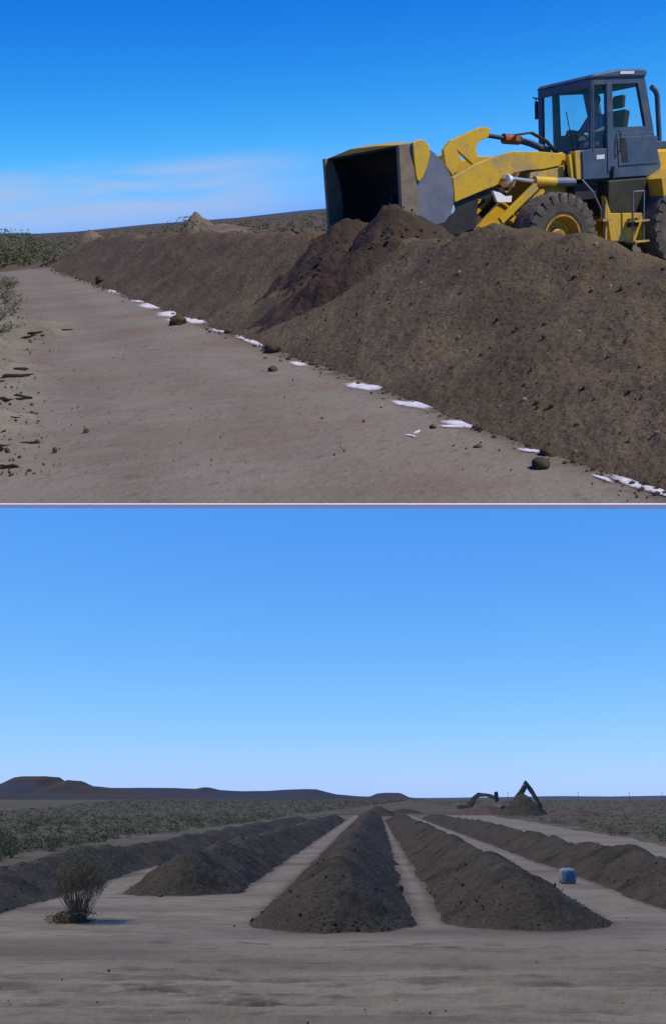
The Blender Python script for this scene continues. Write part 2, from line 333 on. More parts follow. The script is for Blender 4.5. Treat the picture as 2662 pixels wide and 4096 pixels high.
for cx_, cy_, lx, ly, a_ in [(-2.8, 16.6, 1.0, .35, .9), (-1.5, 16.3, 1.3, .30, .9), (-.9, 15.8, 1.2, .16, .9), (-3.6, 15.7, .8, .16, .8), (2.6, 16.2, .9, .16, .6), (.9, 16.1, .9, .14, .5), (-5.2, 16.8, .9, .3, .6), (-2.9, 18.2, .5, .3, .5), (.8, 14.7, 1.5, .12, .3), (3.4, 15.0, 1.6, .1, .3), (0, 17.4, 7, .22, .5), (-1, 14.95, 7, .10, .45), (1, 19.0, 7, .20, .35), (0, 21.2, 8, .25, .3), (-2.6, 14.9, 1.8, .12, .35), (-3.9, 24.6, 3.5, 1.2, .25), (5.8, 25.3, 1.6, .8, .35)]:
    dirt = np.maximum(dirt, a_*np.exp(-((X-cx_)/lx)**2-((Y-cy_+.12*(X-cx_))/ly)**2))
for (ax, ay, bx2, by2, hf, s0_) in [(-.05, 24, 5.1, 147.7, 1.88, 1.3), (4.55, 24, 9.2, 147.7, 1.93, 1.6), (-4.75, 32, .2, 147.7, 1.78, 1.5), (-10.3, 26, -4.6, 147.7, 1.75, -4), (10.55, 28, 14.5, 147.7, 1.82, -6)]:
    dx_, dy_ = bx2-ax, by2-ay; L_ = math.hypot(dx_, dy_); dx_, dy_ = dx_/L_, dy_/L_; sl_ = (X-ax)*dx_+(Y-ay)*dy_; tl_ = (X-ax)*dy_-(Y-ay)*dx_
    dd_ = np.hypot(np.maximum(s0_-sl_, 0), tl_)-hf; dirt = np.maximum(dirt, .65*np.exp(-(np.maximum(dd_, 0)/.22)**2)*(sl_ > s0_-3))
at = o.data.attributes.new('dirt', 'FLOAT', 'POINT'); at.data.foreach_set('value', dirt.ravel().astype(np.float32))
def wavy_sheet(name, place, x0f, y0, y1, far, mt, side, z0=.03, jag=1.5, zf=None):
    ys = []; y = y0; s = .35
    while y < y1: ys.append(y); y += s; s *= 1.045
    ys.append(y1); ts = np.linspace(0, 1, 60)**3.2; P = []
    for y in ys:
        xa = x0f(y)+jag*float(fbm(np.array([y*.18]), np.array([3.3+side]), 4, 40)[0])
        row = xa+side*far*ts; P.append(np.stack([row, np.full(60, y), np.zeros(60)], -1))
    P = np.array(P); P[..., 2] = (zf(P[..., 0], P[..., 1]) if zf is not None else 0)+z0+.04*fbm(P[..., 0]*.3, P[..., 1]*.3, 3, 50)
    P[:, 0, 2] -= .35; P[0, :, 2] -= .35
    P[:, 1, 2] -= .04; P[1, :, 2] -= .04
    return sheet(name, P, mt, place)
# scrub plain left and right of the lower rows, and beyond the upper windrow
o = wavy_sheet('scrub_plain', LO, lambda y: -14.0-(46-y)*.12 if y < 60 else -12.3+(y-60)*.085, 34, 7600, 7000, m_plain, -1, .08, zf=zL); tag(o, kind='structure')
o = wavy_sheet('scrub_plain', LO, lambda y: 20.5+(y-60)*.06 if y > 60 else 20.5-(60-y)*.02, 34, 7600, 7000, m_plain, 1, .08, zf=zL); tag(o, kind='structure')
o = wavy_sheet('far_plain', LO, lambda y: -2500, 190, 7600, 5000, m_plain, 1, .14, zf=zL); tag(o, kind='structure')
o = wavy_sheet('scrub_plain', UP, lambda y: -900., 47, 9000, 4000, m_plain, 1, .05, jag=3); tag(o, kind='structure')

# ------------------------------------------------------------------ windrows
def interp(x, P): return np.interp(x, [p[0] for p in P], [p[1] for p in P])
def windrow(name, place, A, B, half, H, s0, s1, mt, seed, amp=.05, ds=None, nt_=70, curve_x=None, fine=1.0, toe=None, asym=0, endw=None, lump=.0, rnd=.018):
    """long heap from A towards B; H(s) crest height; noses at s0 and s1"""
    A = np.array([*A, 0.]); B = np.array([*B, 0.]); D = nv(B-A); N = np.array([D[1], -D[0], 0])
    ew = endw or half; S = []; s = s0-ew*1.15; d = ds[0]
    while s < s1+ew: S.append(s); s += d; d = ds[0]+max(0, s-ds[1])*ds[2]
    S = np.array(S); T = np.linspace(-1.2, 1.2, nt_)*half; Sg, Tg = np.meshgrid(S, T, indexing='ij')
    hw = half*(1+.09*fbm(Sg*.55, Tg*0+seed, 3, seed)) if toe is None else toe(Sg)
    hc = interp(S, H)[:, None]*np.ones_like(Tg)
    so = np.maximum(np.maximum(s0-Sg, Sg-s1), 0)/ew
    tt = Tg-asym; r = np.hypot(so, np.abs(tt)/hw)
    crestj = .12*fbm(Sg*.8, Sg*0+2, 3, seed+5)
    r = np.hypot(so, np.abs(tt-crestj*np.clip(1-r, 0, 1))/hw)
    prof = (math.sqrt(1+rnd)-np.sqrt(r*r+rnd))/(math.sqrt(1+rnd)-math.sqrt(rnd)) - .05*np.sin(np.clip(r, 0, 1)*math.pi)
    z = hc*prof
    body = np.clip(prof*3, 0, 1)
    # slump tongues run down the slope, lumps everywhere
    z += body*(amp*fbm(Sg*1.0+Tg*.5, Tg*.35, 3, seed+11)*1.6+amp*.8*fbm(Sg*2.2, Tg*2.2, 3, seed+17)+lump*fbm(Sg*.35, Tg*.6, 2, seed+23))
    z += np.clip(prof*8+.3, 0, 1)*(.018*fine*fbm(Sg*7, Tg*7, 3, seed+29)+.012*fine*np.clip(vn(Sg*13, Tg*13, seed+3)-.62, 0, 1)*5)
    off = curve_x(S)[:, None] if curve_x is not None else 0
    P = A+Sg[..., None]*D+(Tg+off)[..., None]*N; P[..., 2] = z
    n1, n2 = Sg.shape; i = np.arange(n1*n2).reshape(n1, n2)
    F = np.stack([i[:-1, :-1], i[1:, :-1], i[1:, 1:], i[:-1, 1:]], -1).reshape(-1, 4)
    zf = P[..., 2].ravel(); keep = zf[F].max(1) > -.06; F = F[keep]
    used = np.unique(F); mp_ = -np.ones(n1*n2, int); mp_[used] = np.arange(len(used))
    V = P.reshape(-1, 3)[used]; V[:, 2] = np.maximum(V[:, 2], -.12)
    if place is UP:                                  # cut cleanly where the ground sheet ends
        b_ = (V-C0)@EN; cut = b_ < .004; V[cut] += (.004-b_[cut])[:, None]*EN; V[cut, 2] = np.maximum(V[cut, 2], .001); nr = b_ < 1.5; V[nr, 2] = np.maximum(V[nr, 2], -.011)
    base = A+D*s0; V = V-base
    return npmesh(name, V, mp_[F], mt, place, M=xf(base)), (A, D, N, P)
DU = nv([-.303, .953, 0]); NU = np.array([.953, .303, 0]); TU = np.array([1.63, 4.66, 0]); HWU = 2.1
HUP = [(-4, .95), (1.5, .9), (2.85, .90), (3.7, .99), (4.2, 1.11), (5.0, 1.22), (5.7, 1.22), (6.6, 1.06), (7.6, 1.0), (9, 1.02), (11, 1.08), (12.7, 1.12), (16.9, 1.17), (24, 1.2), (37, 1.2), (46, 1.05), (54, .72)]
cen = TU+NU*HWU
up_row, (uA, uD, uN, uP) = windrow('windrow', UP, cen[:2], (cen+DU)[:2], HWU, HUP, -3, 52, m_soil, 3, amp=.075, ds=(.045, 6, .012), nt_=110,
    toe=lambda S: HWU*(1.0+.035*fbm(S*.8, S*0+1, 3, 60)), lump=.03)
tag(up_row, 'long brown windrow of compost soil beside the pale path, front end under the loader', 'soil windrow')
def uz(s, t):                                        # height of the windrow at (s from the front, t across)
    r = abs(t)/HWU; return float(interp(s, HUP))*max(0, 1.07-math.sqrt(r*r+.018)-.06*math.sin(min(r, 1)*math.pi))
heaps_up, rows_lo = [], []
def heap(name, place, c, rx, ry, h, rz, mt, seed, amp=.06, n=70, sharp=.02, z0=0, power=1):
    """conical tipped heap"""
    g_ = np.linspace(-1.15, 1.15, n); X, Y = np.meshgrid(g_, g_, indexing='ij'); r = np.hypot(X, Y)*(1+.22*fbm(X*1.6+seed, Y*1.6, 3, seed))
    z = h*(1.05-np.sqrt(r*r+sharp)); z = np.where(z > 0, h*(np.maximum(z, 0)/h)**power, z); b = np.clip((1-r)*3, 0, 1)
    z += b*amp*(fbm(X*3, Y*3, 3, seed)*1.5+fbm(X*9, Y*9, 4, seed+4)*.9)+b*h*.02*np.clip(vn(X*34, Y*34, seed)-.6, 0, 1)*2
    P = np.stack([X*rx, Y*ry, z], -1); i = np.arange(n*n).reshape(n, n)
    F = np.stack([i[:-1, :-1], i[1:, :-1], i[1:, 1:], i[:-1, 1:]], -1).reshape(-1, 4)
    zf = z.ravel(); F = F[zf[F].max(1) > -.06*h]; used = np.unique(F); mp_ = -np.ones(n*n, int); mp_[used] = np.arange(len(used))
    V = P.reshape(-1, 3)[used]; V[:, 2] = np.maximum(V[:, 2], -.08*h)
    return npmesh(name, V, mp_[F], mt, place, M=xf((c[0], c[1], z0), rz))
ang = math.atan2(DU[1], DU[0])
def ust(s, t): p = cen+DU*s+NU*t; return (p[0], p[1])
o = heap('soil_heap', UP, ust(8.4, 0), 1.75, 1.88, 1.64, ang, m_fresh, 12, amp=.09, n=130, sharp=.04, power=1.12)
heaps_up.append(o); tag(o, 'dark damp soil heap freshly tipped under the raised loader bucket', 'soil heap')
o = heap('soil_heap', UP, ust(10.1, 0), 1.45, 1.68, 1.53, ang, m_fresh, 25, amp=.08, n=110, sharp=.03, power=1.12)
heaps_up.append(o); tag(o, 'dark reddish soil heap on the windrow just left of the bucket', 'soil heap')
o = heap('soil_heap', UP, ust(9.25, -.45), 1.45, 1.60, 1.22, ang, m_fresh, 33, amp=.09, n=90, sharp=.06, power=1.0)
heaps_up.append(o); tag(o, 'low tongue of dark soil sliding down the windrow face between the two dark heaps', 'soil heap')

# lower rows
ds = (.10, 12, .012)
o, _ = windrow('windrow', LO, (-.05, 24), (5.1, 147.7), 1.88, [(-3, 1.12), (0, 1.18), (3, 1.26), (8, 1.33), (30, 1.2), (170, 1.1)], 1.3, 150, m_soilL, 41, amp=.10, ds=ds, nt_=64, endw=1.9, lump=.14, rnd=.055)
rows_lo.append(o); tag(o, 'middle grey-brown windrow of soil pointing straight at the viewer', 'soil windrow')
o = heap('soil_heap', LO, (-.05, 25.0), 1.55, 1.75, .92, 0, m_soilL, 77, amp=.09, n=70, sharp=.05)
rows_lo.append(o); tag(o, 'low dark heap at the near tip of the middle windrow', 'soil heap')
o, _ = windrow('windrow', LO, (4.55, 24), (9.2, 147.7), 1.93, [(-3, .95), (3, 1.02), (14, 1.05), (43, 1.05), (120, .9)], 1.6, 120, m_soilL, 52, amp=.11, ds=ds, nt_=64, endw=1.9, lump=.16, rnd=.055)
rows_lo.append(o); tag(o, 'grey-brown windrow right of the middle one, ending in a sharp near tip', 'soil windrow')
o, _ = windrow('windrow', LO, (-4.75, 32), (0.2, 147.7), 1.78, [(-3, .85), (2, .95), (9, 1.05), (21, 1.0), (50, .85), (120, .7)], 1.5, 115, m_soilL, 63, amp=.11, ds=(.12, 12, .012), nt_=56, endw=1.8, lump=.18, rnd=.055)
rows_lo.append(o); tag(o, 'grey-brown windrow with its near tip just right of the dry bush', 'soil windrow')
o, _ = windrow('windrow', LO, (-10.3, 26), (-4.6, 147.7), 1.75, [(-10, .7), (6, .75), (12, .85), (18, .85), (32, .7), (60, .6), (120, .5)], -4, 118, m_soilL, 74, amp=.09, ds=(.12, 14, .012), nt_=56, lump=.16, rnd=.055)
rows_lo.append(o); tag(o, 'outermost left low windrow passing behind the dry bush', 'soil windrow')
o, _ = windrow('windrow', LO, (10.55, 28), (14.5, 147.7), 1.82, [(-8, .95), (6, .98), (12, 1.0), (17.4, .95), (21, .62), (27, .8), (49, .95), (130, .7)], -6, 125, m_soilL, 85, amp=.10, ds=(.12, 14, .012), nt_=56, lump=.16, rnd=.055)
rows_lo.append(o); tag(o, 'outermost right windrow running off the right edge behind the small blue sack', 'soil windrow')

# ------------------------------------------------------------------ clods and stones
ICO = None
def ico(sub=2):
    import bmesh
    b = bmesh.new(); bmesh.ops.create_icosphere(b, subdivisions=sub, radius=1); V = np.array([v.co[:] for v in b.verts]); F = np.array([[v.index for v in f.verts] for f in b.faces]); b.free(); return V, F
I1, I2 = ico(1), ico(3)
def clod(place, x, y, r, label, group, mt=m_clod, z=0, seed=0):
    V, F = I2; n = V*(1+.55*fbm(V[:, 0]*1.5+seed*3.1, V[:, 1]*1.5+V[:, 2]*1.9, 4, seed)[:, None])
    n = n*np.array([1.1, .95, .74])*r*.9
    o = npmesh('soil_clod', n, F, mt, place, M=xf((x, y, z+r*.5), seed)); tag(o, label, 'clod', group); return o
g_ = 'soil clods on the pale path'
for k, (x, y, r, lb) in enumerate([(-2.09, 15.3, .15, 'large round dark clod beside a white powder patch, farther up the path'),
    (1.17, 5.36, .06, 'largest dark clod on the near path below the windrow foot'),
    (.91, 5.93, .030, 'tiny dark clod alone on the path just above the largest near clod'),
    (1.05, 6.5, .035, 'dark clod at the right end of the white powder streaks'),
    (-.47, 9.8, .05, 'small dark clod on the path below the windrow bulge'),
    (-.52, 11.2, .09, 'dark lumpy clod touching the windrow foot midway along'),
    (-5.9, 29.0, .22, 'dark flat clod at the far foot of the windrow'),
    (1.27, 5.62, .05, 'dark clod tucked at the near foot of the windrow'),
    (-1.2, 13.6, .06, 'small clod between two white powder patches'),
    (-1.75, 15.7, .07, 'small dark clod on the white powder beside the large round one'),
    (.72, 6.62, .025, 'tiny pebble left of the white powder streaks')]):
    clod(UP, x, y, r, lb, g_, seed=k+1, z=-.01)
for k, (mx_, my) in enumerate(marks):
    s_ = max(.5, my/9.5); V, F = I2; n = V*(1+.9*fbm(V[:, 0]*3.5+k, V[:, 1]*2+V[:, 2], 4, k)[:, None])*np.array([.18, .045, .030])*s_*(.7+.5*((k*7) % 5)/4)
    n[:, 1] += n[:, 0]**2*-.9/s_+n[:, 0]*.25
    o = npmesh('shadow_ridge', n, F, m_ridge_shade, UP, M=xf((mx_, my, .02*s_), .25*math.sin(k*3.))); tag(o, 'short curved ridge of soil, coloured black as shadow, on the left margin of the pale path', 'soil ridge', 'ridges blackened as shadow lines along the left margin')  # black bodies standing in for the shadow lines of small berms
clod(LO, 2.05, 33.6, .17, 'dark clod on the strip between the middle and right windrows', 'soil clods in the rows', seed=31)
clod(LO, 3.15, 26.2, .10, 'small dark clod at the near end of the strip right of the middle windrow', 'soil clods in the rows', seed=32)
clod(LO, -5.1, 31.6, .10, 'small dark clod at the tip of the windrow right of the dry bush', 'soil clods in the rows', seed=33)
def many(name, place, pts, rs, mt, label, base):
    ok = [place is LO or (np.array(p)-C0)@EN > .04 for p in pts]; pts = [p for p, k in zip(pts, ok) if k]; rs = [p for p, k in zip(rs, ok) if k]
    V, F = I1; n = len(pts); rot = rng.random((n, 3)); Vs = V[None]*(1+.3*(rng.random((n, len(V), 1))-.5)); Vs = Vs*(.7+.6*rng.random((n, 1, 3)))*np.array(rs)[:, None, None]+np.array(pts)[:, None]
    Fs = (F[None]+(np.arange(n)*len(V))[:, None, None]).reshape(-1, 3)
    o = npmesh(name, Vs.reshape(-1, 3)-np.array(base), Fs, mt, place, M=xf(base), smooth=False); tag(o, label, 'soil crumbs', kind='stuff'); return o
pts, rs = [], []
Pf = uP.reshape(-1, 3)
i0 = np.where((uP[:, 0, 1] < 40))[0]
cnt = 0
sel = Pf[(Pf[:, 2] > .02)]
wts = 1/np.maximum(3, sel[:, 1])**1.0; wts /= wts.sum()
ix = rng.choice(len(sel), 4200, p=wts)
for p in sel[ix]:
    pts.append(p+np.append(rng.normal(0, .02, 2), -.002)); rs.append(.005+.013*rng.random()**5*(1+p[1]*.04)+p[1]*.0002)
for k in range(1100):                                # crumbs rolled out past the foot
    s = rng.random()**1.6*42; t = -HWU-abs(rng.normal(0, .09))*(1+s*.03)+.06; x, y = ust(s, t); pts.append((x, y, .005)); rs.append(.005+.018*rng.random()**4*(1+s*.04))
many('soil_crumbs', UP, pts, rs, m_clod, 'loose dark crumbs of soil over the brown windrow and its foot', (1.6, 5.2, 0))
pts, rs = [], []
for p in sel[rng.choice(len(sel), 420, p=wts)]: pts.append(p); rs.append(.007+.02*rng.random()**3)
many('pale_crumbs', UP, pts, rs, m_pale, 'scattered pale crumbs on the brown windrow', (1.6, 5.2, 0))
pts, rs = [], []
for k in range(700):
    s = rng.random()**1.5*20; x = rng.uniform(-3.5, 0)+1.6-s*.3; y = 4.9+s; 
    if y < 5.6-.3*x*.0+(-x*.3): continue
    pts.append((x, y, .01)); rs.append(.003+.006*rng.random()**3)
for k in range(900):
    y = 6.2+rng.random()**1.4*16; x = -1.95-(y-6.2)*.29+rng.normal(-.15, .22)*(1+(y-6)*.04); pts.append((x, y, .012)); rs.append(.004+.020*rng.random()**4*(1+(y-6)*.06))
many('path_gravel', UP, pts, rs, m_clod, 'fine gravel on the pale path', (0, 8, 0))

def surf_pts(o, place, n, zmin=.03, ymax=1e9):
    V = np.empty(len(o.data.vertices)*3, np.float32); o.data.vertices.foreach_get('co', V); V = V.reshape(-1, 3)+np.array((place.M.inverted() @ o.matrix_world).translation)
    V = V[(V[:, 2] > zmin) & (V[:, 1] < ymax)]; w_ = 1/np.maximum(3, V[:, 1])**1.5; return V[rng.choice(len(V), n, p=w_/w_.sum())]
P_ = np.concatenate([surf_pts(q, UP, 450) for q in heaps_up]); many('soil_crumbs', UP, list(P_), list(.008+.02*rng.random(len(P_))**4), m_fresh, 'loose crumbs on the freshly tipped dark soil heaps', (-1, 12, 0))
P_ = np.concatenate([surf_pts(q, LO, 1500, ymax=90) for q in rows_lo]); P_[:, :2] += rng.normal(0, .05, (len(P_), 2)); many('soil_crumbs', LO, list(P_), list(.010+.032*rng.random(len(P_))**5), m_soilL, 'loose crumbs over the lower windrows', (0, 24, 0))
pts = [(rng.uniform(-9, 10), 12.5+60*rng.random()**2, .0) for k in range(500)]; many('path_gravel', LO, pts, list(.006+.018*rng.random(500)**4), m_clod, 'fine gravel and crumbs on the lower track', (0, 20, 0))

# ------------------------------------------------------------------ white powder line
def patch(px, py, L, Wd, ang_, seed):
    V, F, FD = [(0, 0, .010)], [], [1.0]
    L, Wd = L*1.7, Wd*1.25; n = 36; ca, sa = math.cos(ang_), math.sin(ang_)
    for ring, fd in ((.4, .95), (.7, .55), (1.0, 0)):
        for i in range(n):
            t = 2*math.pi*i/n; q = 1+.35*float(fbm(np.array([math.cos(t)*1.6+seed]), np.array([math.sin(t)*1.6]), 3, seed)[0])
            a, c = math.cos(t)*L*q*ring, math.sin(t)*Wd*q*ring; V.append((a*ca-c*sa, a*sa+c*ca, .010-.004*ring)); FD.append(fd)
    for i in range(n):
        j = (i+1) % n; F.append((0, 1+i, 1+j))
        for q in (0, 1):
            p0, p1 = 1+q*n, 1+(q+1)*n; F.append((p0+i, p1+i, p1+j)); F.append((p0+i, p1+j, p0+j))
    V = [(x, y, z+float(zU(np.array(x+px), np.array(y+py)))) for x, y, z in V]
    V = [v for v in V]
    for i, v in enumerate(V):                        # stay on the ground sheet
        b_ = (np.array([v[0]+px, v[1]+py, 0])-C0)@EN
        if b_ < .02: V[i] = (v[0]+EN[0]*(.02-b_), v[1]+EN[1]*(.02-b_), v[2])
    o = npmesh('powder_patch', np.array(V), np.array(F), m_powder, UP, M=xf((px, py, 0))); at = o.data.attributes.new('fade', 'FLOAT', 'POINT'); at.data.foreach_set('value', np.array(FD, np.float32))
    tag(o, 'patch of white powder on the path along the windrow foot', 'white powder', 'patches of the broken white powder line')
for k, (x, y, L, Wd, a) in enumerate([(.40, 8.35, .12, .10, 1.9), (.30, 8.5, .14, .09, 1.9), (.71, 7.42, .14, .085, 1.95), (.60, 7.52, .12, .05, 2.0), (.91, 6.68, .12, .07, 2.0), (.84, 6.62, .06, .04, 2.6), (.60, 6.50, .045, .018, 1.2), (.55, 6.42, .04, .015, 2.2),
    (1.55, 4.84, .17, .035, 1.9), (1.42, 5.02, .06, .02, 1.9), (1.62, 4.7, .1, .04, 1.9), (-2.1, 16.3, .55, .28, 1.9), (-1.85, 15.6, .35, .16, 1.9), (-2.45, 17.3, .4, .2, 1.9), (-3.1, 19.4, .6, .22, 1.9), (-3.6, 21, .4, .15, 1.9),
    (-.78, 12.3, .4, .09, 1.9), (-.92, 12.9, .25, .10, 1.9), (-4.7, 24.8, .9, .2, 1.9), (-1.3, 14.0, .3, .12, 1.9), (1.2, 5.72, .08, .03, 2.2), (-.22, 10.1, .15, .06, 1.9)]): patch(x, y, L, Wd, a, k)

# ------------------------------------------------------------------ plants
def leafcloud(n, rx, rz, size, seed, z0=0.0, flat=1.0):
    r = np.random.default_rng(seed); k = 0
    lob = r.normal(0, .42, (9, 3))*np.array([rx, rx, rz*.6])+np.array([0, 0, rz*.5])
    c = lob[r.integers(0, 9, n)]+r.normal(0, .22, (n, 3))*np.array([rx, rx, rz]); c[:, 2] = np.clip(np.abs(c[:, 2]), .02, rz*1.15)+z0
    d = r.normal(0, 1, (n, 2, 3)); d /= np.linalg.norm(d, axis=2, keepdims=True); s = size*(.5+r.random((n, 1)))
    V = np.stack([c-d[:, 0]*s, c+d[:, 0]*s, c+d[:, 1]*s*1.3], 1).reshape(-1, 3); F = np.arange(n*3).reshape(-1, 3); return V, F
def bush_proto(place, mt, n, rx, rz, size, seed, name='scrub_bush', stems=5):
    root = empty(name, place, (0, 0, 0)); V, F = leafcloud(n, rx, rz, size, seed); npmesh('foliage', V, F, mt, place, root, smooth=False)
    mb = MB()
    for k in range(stems):
        a = k*2.4; mb.tube([(0, 0, -.05), (math.cos(a)*rx*.25, math.sin(a)*rx*.25, rz*.4), (math.cos(a)*rx*.55, math.sin(a)*rx*.55, rz*.8)], [.02, .013, .005], 5)
    mb.build('stem', m_twig, place, root); return root
def copy_tree(o, place):
    c = o.copy(); place.col.objects.link(c)
    for ch in list(o.children):
        d = ch.copy(); place.col.objects.link(d); d.parent = c
    return c
def bushes(place, spots, mt, rx, rz, label, group, seed, n=170, size=.055, zf=None):
    protos = [bush_proto(place, mt, n, rx, rz, size, seed+k) for k in range(3)]; used = [0, 0, 0]
    for i, (x, y, s) in enumerate(spots):
        k = i % 3; o = protos[k] if not used[k] else copy_tree(protos[k], place); used[k] = 1
        o.matrix_world = place.M @ xf((x, y, float(zf(np.array(x), np.array(y))) if zf else 0), i*1.7) @ Matrix.Diagonal((s, s, s*(.8+.4*random.random()), 1))
        lb = label[i] if isinstance(label, list) and i < len(label) else (label[-1] if isinstance(label, list) else label)
        tag(o, lb, 'bush', group)
    for k in range(3):
        if not used[k]:
            for q in list(protos[k].children): bpy.data.objects.remove(q)
            bpy.data.objects.remove(protos[k])
def scrub(name, place, n, fx, mt, label, seed, per=34, base=(0, 0, 0), size=.07, h=.45):
    r = np.random.default_rng(seed); V = []; F = []; k = 0; pr = [leafcloud(per, .45, h, size, seed+q) for q in range(6)]
    for i in range(n):
        x, y, s = fx(r); v, f = pr[i % 6]; a = r.random()*6.28; ca, sa = math.cos(a), math.sin(a); v2 = v.copy(); v2[:, 0] = v[:, 0]*ca-v[:, 1]*sa; v2[:, 1] = v[:, 0]*sa+v[:, 1]*ca
        V.append(v2*s+np.array([x, y, .05])-np.array(base)); F.append(f+k); k += len(v)
    o = npmesh(name, np.concatenate(V), np.concatenate(F), mt, place, M=xf(base), smooth=False); tag(o, label, 'scrub', kind='stuff')
def f_left(r):
    y = 44*math.exp(r.random()**1.1*3.7); xe = -16-(y-50)*.0+max(0, (y-60)*.085); x = min(xe, -12.3+(y-60)*.085-2)-r.random()**1.2*(y*.28+6); return x, y, (.35+r.random()**2*.9)*(1+y*.0026)
def f_right(r):
    y = 62*math.exp(r.random()**1.1*3.3); x = 21.5+(y-60)*.06+r.random()*(y*.30); return x, y, (.35+r.random()**2*.8)*(1+y*.0022)
scrub('desert_scrub', LO, 9000, f_left, m_leafd, 'grey-green desert scrub covering the plain left of the rows', 3, base=(-20, 60, 0), per=26, size=.06, h=.32)
scrub('desert_scrub', LO, 5000, f_right, m_leafd, 'grey-green desert scrub covering the plain right of the rows', 4, base=(30, 80, 0), per=26, size=.06, h=.30)
r = random.Random(8)
sp_ = [(-14.6-r.random()*7, 46.5+r.random()*16, .8+r.random()*.6) for _ in range(34)]
bushes(LO, sp_, m_leafd, .5, .75, 'low grey-green bush at the edge of the scrub beyond the left windrow', 'scrub bushes beyond the left windrow', 100, zf=zL, n=420, size=.030)
sp_ = [(21.5+r.random()*14, 62+r.random()*22, .7+r.random()*.6) for _ in range(26)]
bushes(LO, sp_, m_leafd, .5, .7, 'low grey-green bush on the pale ground beyond the right windrow', 'scrub bushes beyond the right windrow', 120, zf=zL, n=420, size=.030)
# upper place: weeds at the far left end of the path and a bush behind the windrow
def f_up(r):
    y = 48*math.exp(r.random()*3.2); x = -y*.38+r.random()*y*.62; return x, y, (.5+r.random()*.7)*(1+y*.002)
scrub('desert_scrub', UP, 1800, f_up, m_leafd, 'low desert scrub on the plain behind the brown windrow', 6, base=(0, 80, 0))
sp_ = [(-15.5-r.random()*8, 46+r.random()*26, 1.0+r.random()*.6) for _ in range(22)]
bushes(UP, sp_, m_leafg, .8, 1.0, 'green weedy bush at the far left end of the pale path', 'green bushes at the far end of the path', 140, n=1000, size=.036)
sp_ = [(-3.6-k*.68+r.uniform(-.2, .2), 11.5+k*2.4, .32+.05*k) for k in range(10)]
bushes(UP, sp_, m_leafg, .55, .45, 'small green weed on the left margin of the pale path', 'weeds along the left margin of the path', 160, n=200, size=.04)
bushes(UP, [(-7.8, 62, 1.7)], m_leafg, .7, 1.0, ['green bush standing behind the windrow below the brown cone'], 'bushes behind the windrow', 180, n=1200, size=.035)

# the dry bush in the lower foreground
bx_, by_ = -6.0, 25.3; root = empty('dry_bush', LO, (bx_, by_, 0)); tag(root, 'sparse twiggy bush with olive tips on dark litter, left foreground', 'bush')
mb = MB(); r = random.Random(3); tips = []
for k in range(95):
    a = r.random()*6.28; sp2 = r.random()**.6*.74; h = 1.80*(1-.30*(sp2/.74)**2)*(.62+.4*r.random()); x0, y0 = math.cos(a)*.16*r.random(), math.sin(a)*.16*r.random(); h *= .75+.3*r.random()
    p1 = (x0+math.cos(a)*sp2*.35+r.uniform(-.05, .05), y0+math.sin(a)*sp2*.35, h*.4); p2 = (math.cos(a)*sp2*.8+r.uniform(-.06, .06), math.sin(a)*sp2*.8, h*.78); p3 = (math.cos(a)*sp2+r.uniform(-.06, .06), math.sin(a)*sp2, h)
    mb.tube([(x0, y0, -.05), p1, p2, p3], [.010, .007, .004, .002], 4)
    for q in range(7):
        t = .35+.6*r.random(); P0 = Vector(p1).lerp(Vector(p3), t); P1 = P0+Vector((r.uniform(-.16, .16), r.uniform(-.16, .16), r.uniform(.06, .24))); mb.tube([P0, P1], [.005, .0022], 3); tips.append(P1)
    tips.append(Vector(p3)); tips.append(Vector(p2))
mb.build('twigs', m_twig, LO, root)
V, F = [], []
for t in tips:
    if t.z < .75 and r.random() < .75: continue
    for q in range(8):
        c = t+Vector((r.gauss(0, .06), r.gauss(0, .06), r.gauss(0, .07))); d = Vector((r.gauss(0, 1), r.gauss(0, 1), r.gauss(0, 1))).normalized()*.028; e = Vector((r.gauss(0, 1), r.gauss(0, 1), r.gauss(0, 1))).normalized()*.014; b = len(V); V += [c-d, c+e, c+d]; F.append((b, b+1, b+2))
npmesh('foliage', np.array([v[:] for v in V]), np.array(F), m_leaf, LO, root, smooth=False)
V, F = leafcloud(2600, .55, .20, .022, 77); V[:, 0] *= 1.25; npmesh('litter', V, F, m_twig, LO, root, smooth=False)
V, F = [], []

# ------------------------------------------------------------------ hills and spoil heaps
def ridge(name, place, prof, y, depth, mt, base=0, seed=0, fx=1.0, foot=None):
    """prof: (x, height) at distance y; ridge falls off towards and away from the viewer"""
    x0, x1 = prof[0][0], prof[-1][0]; nx = 220; ny = 26; X = np.linspace(x0, x1, nx); U = np.linspace(-1, 1, ny); Xg, Ug = np.meshgrid(X, U, indexing='ij')
    h = interp(X, prof)[:, None]*np.ones_like(Ug); Yg = y+(Ug+.12)*depth
    sl = np.clip(1-np.abs(Ug), 0, 1); shp = np.where(sl > .88, 1.0, (sl/.88)**1.3)
    shp = np.clip(shp-.16*np.abs(fbm(Xg*seed_s(depth), Ug*3+9, 4, seed))*np.sin(np.clip(shp, 0, 1)*math.pi), 0, 1)
    Z = base+h*shp*(1+.03*fbm(Xg*seed_s(depth)*2, Ug*2, 3, seed+3)); P = np.stack([Xg, Yg, Z], -1); i = np.arange(nx*ny).reshape(nx, ny)
    F = np.stack([i[:-1, :-1], i[1:, :-1], i[1:, 1:], i[:-1, 1:]], -1).reshape(-1, 4)
    o = npmesh(name, P.reshape(-1, 3), F, mt, place); tag(o, kind='structure'); return o
def seed_s(d): return 6.0/d
def px(P, y, hz, cx=773.5):                          # silhouette drawn as bearings and elevations
    return [((u-cx)*.43025/1000*y*.96, (hz-v)*.43025/1000*y*1.04+2.8) for u, v in P]
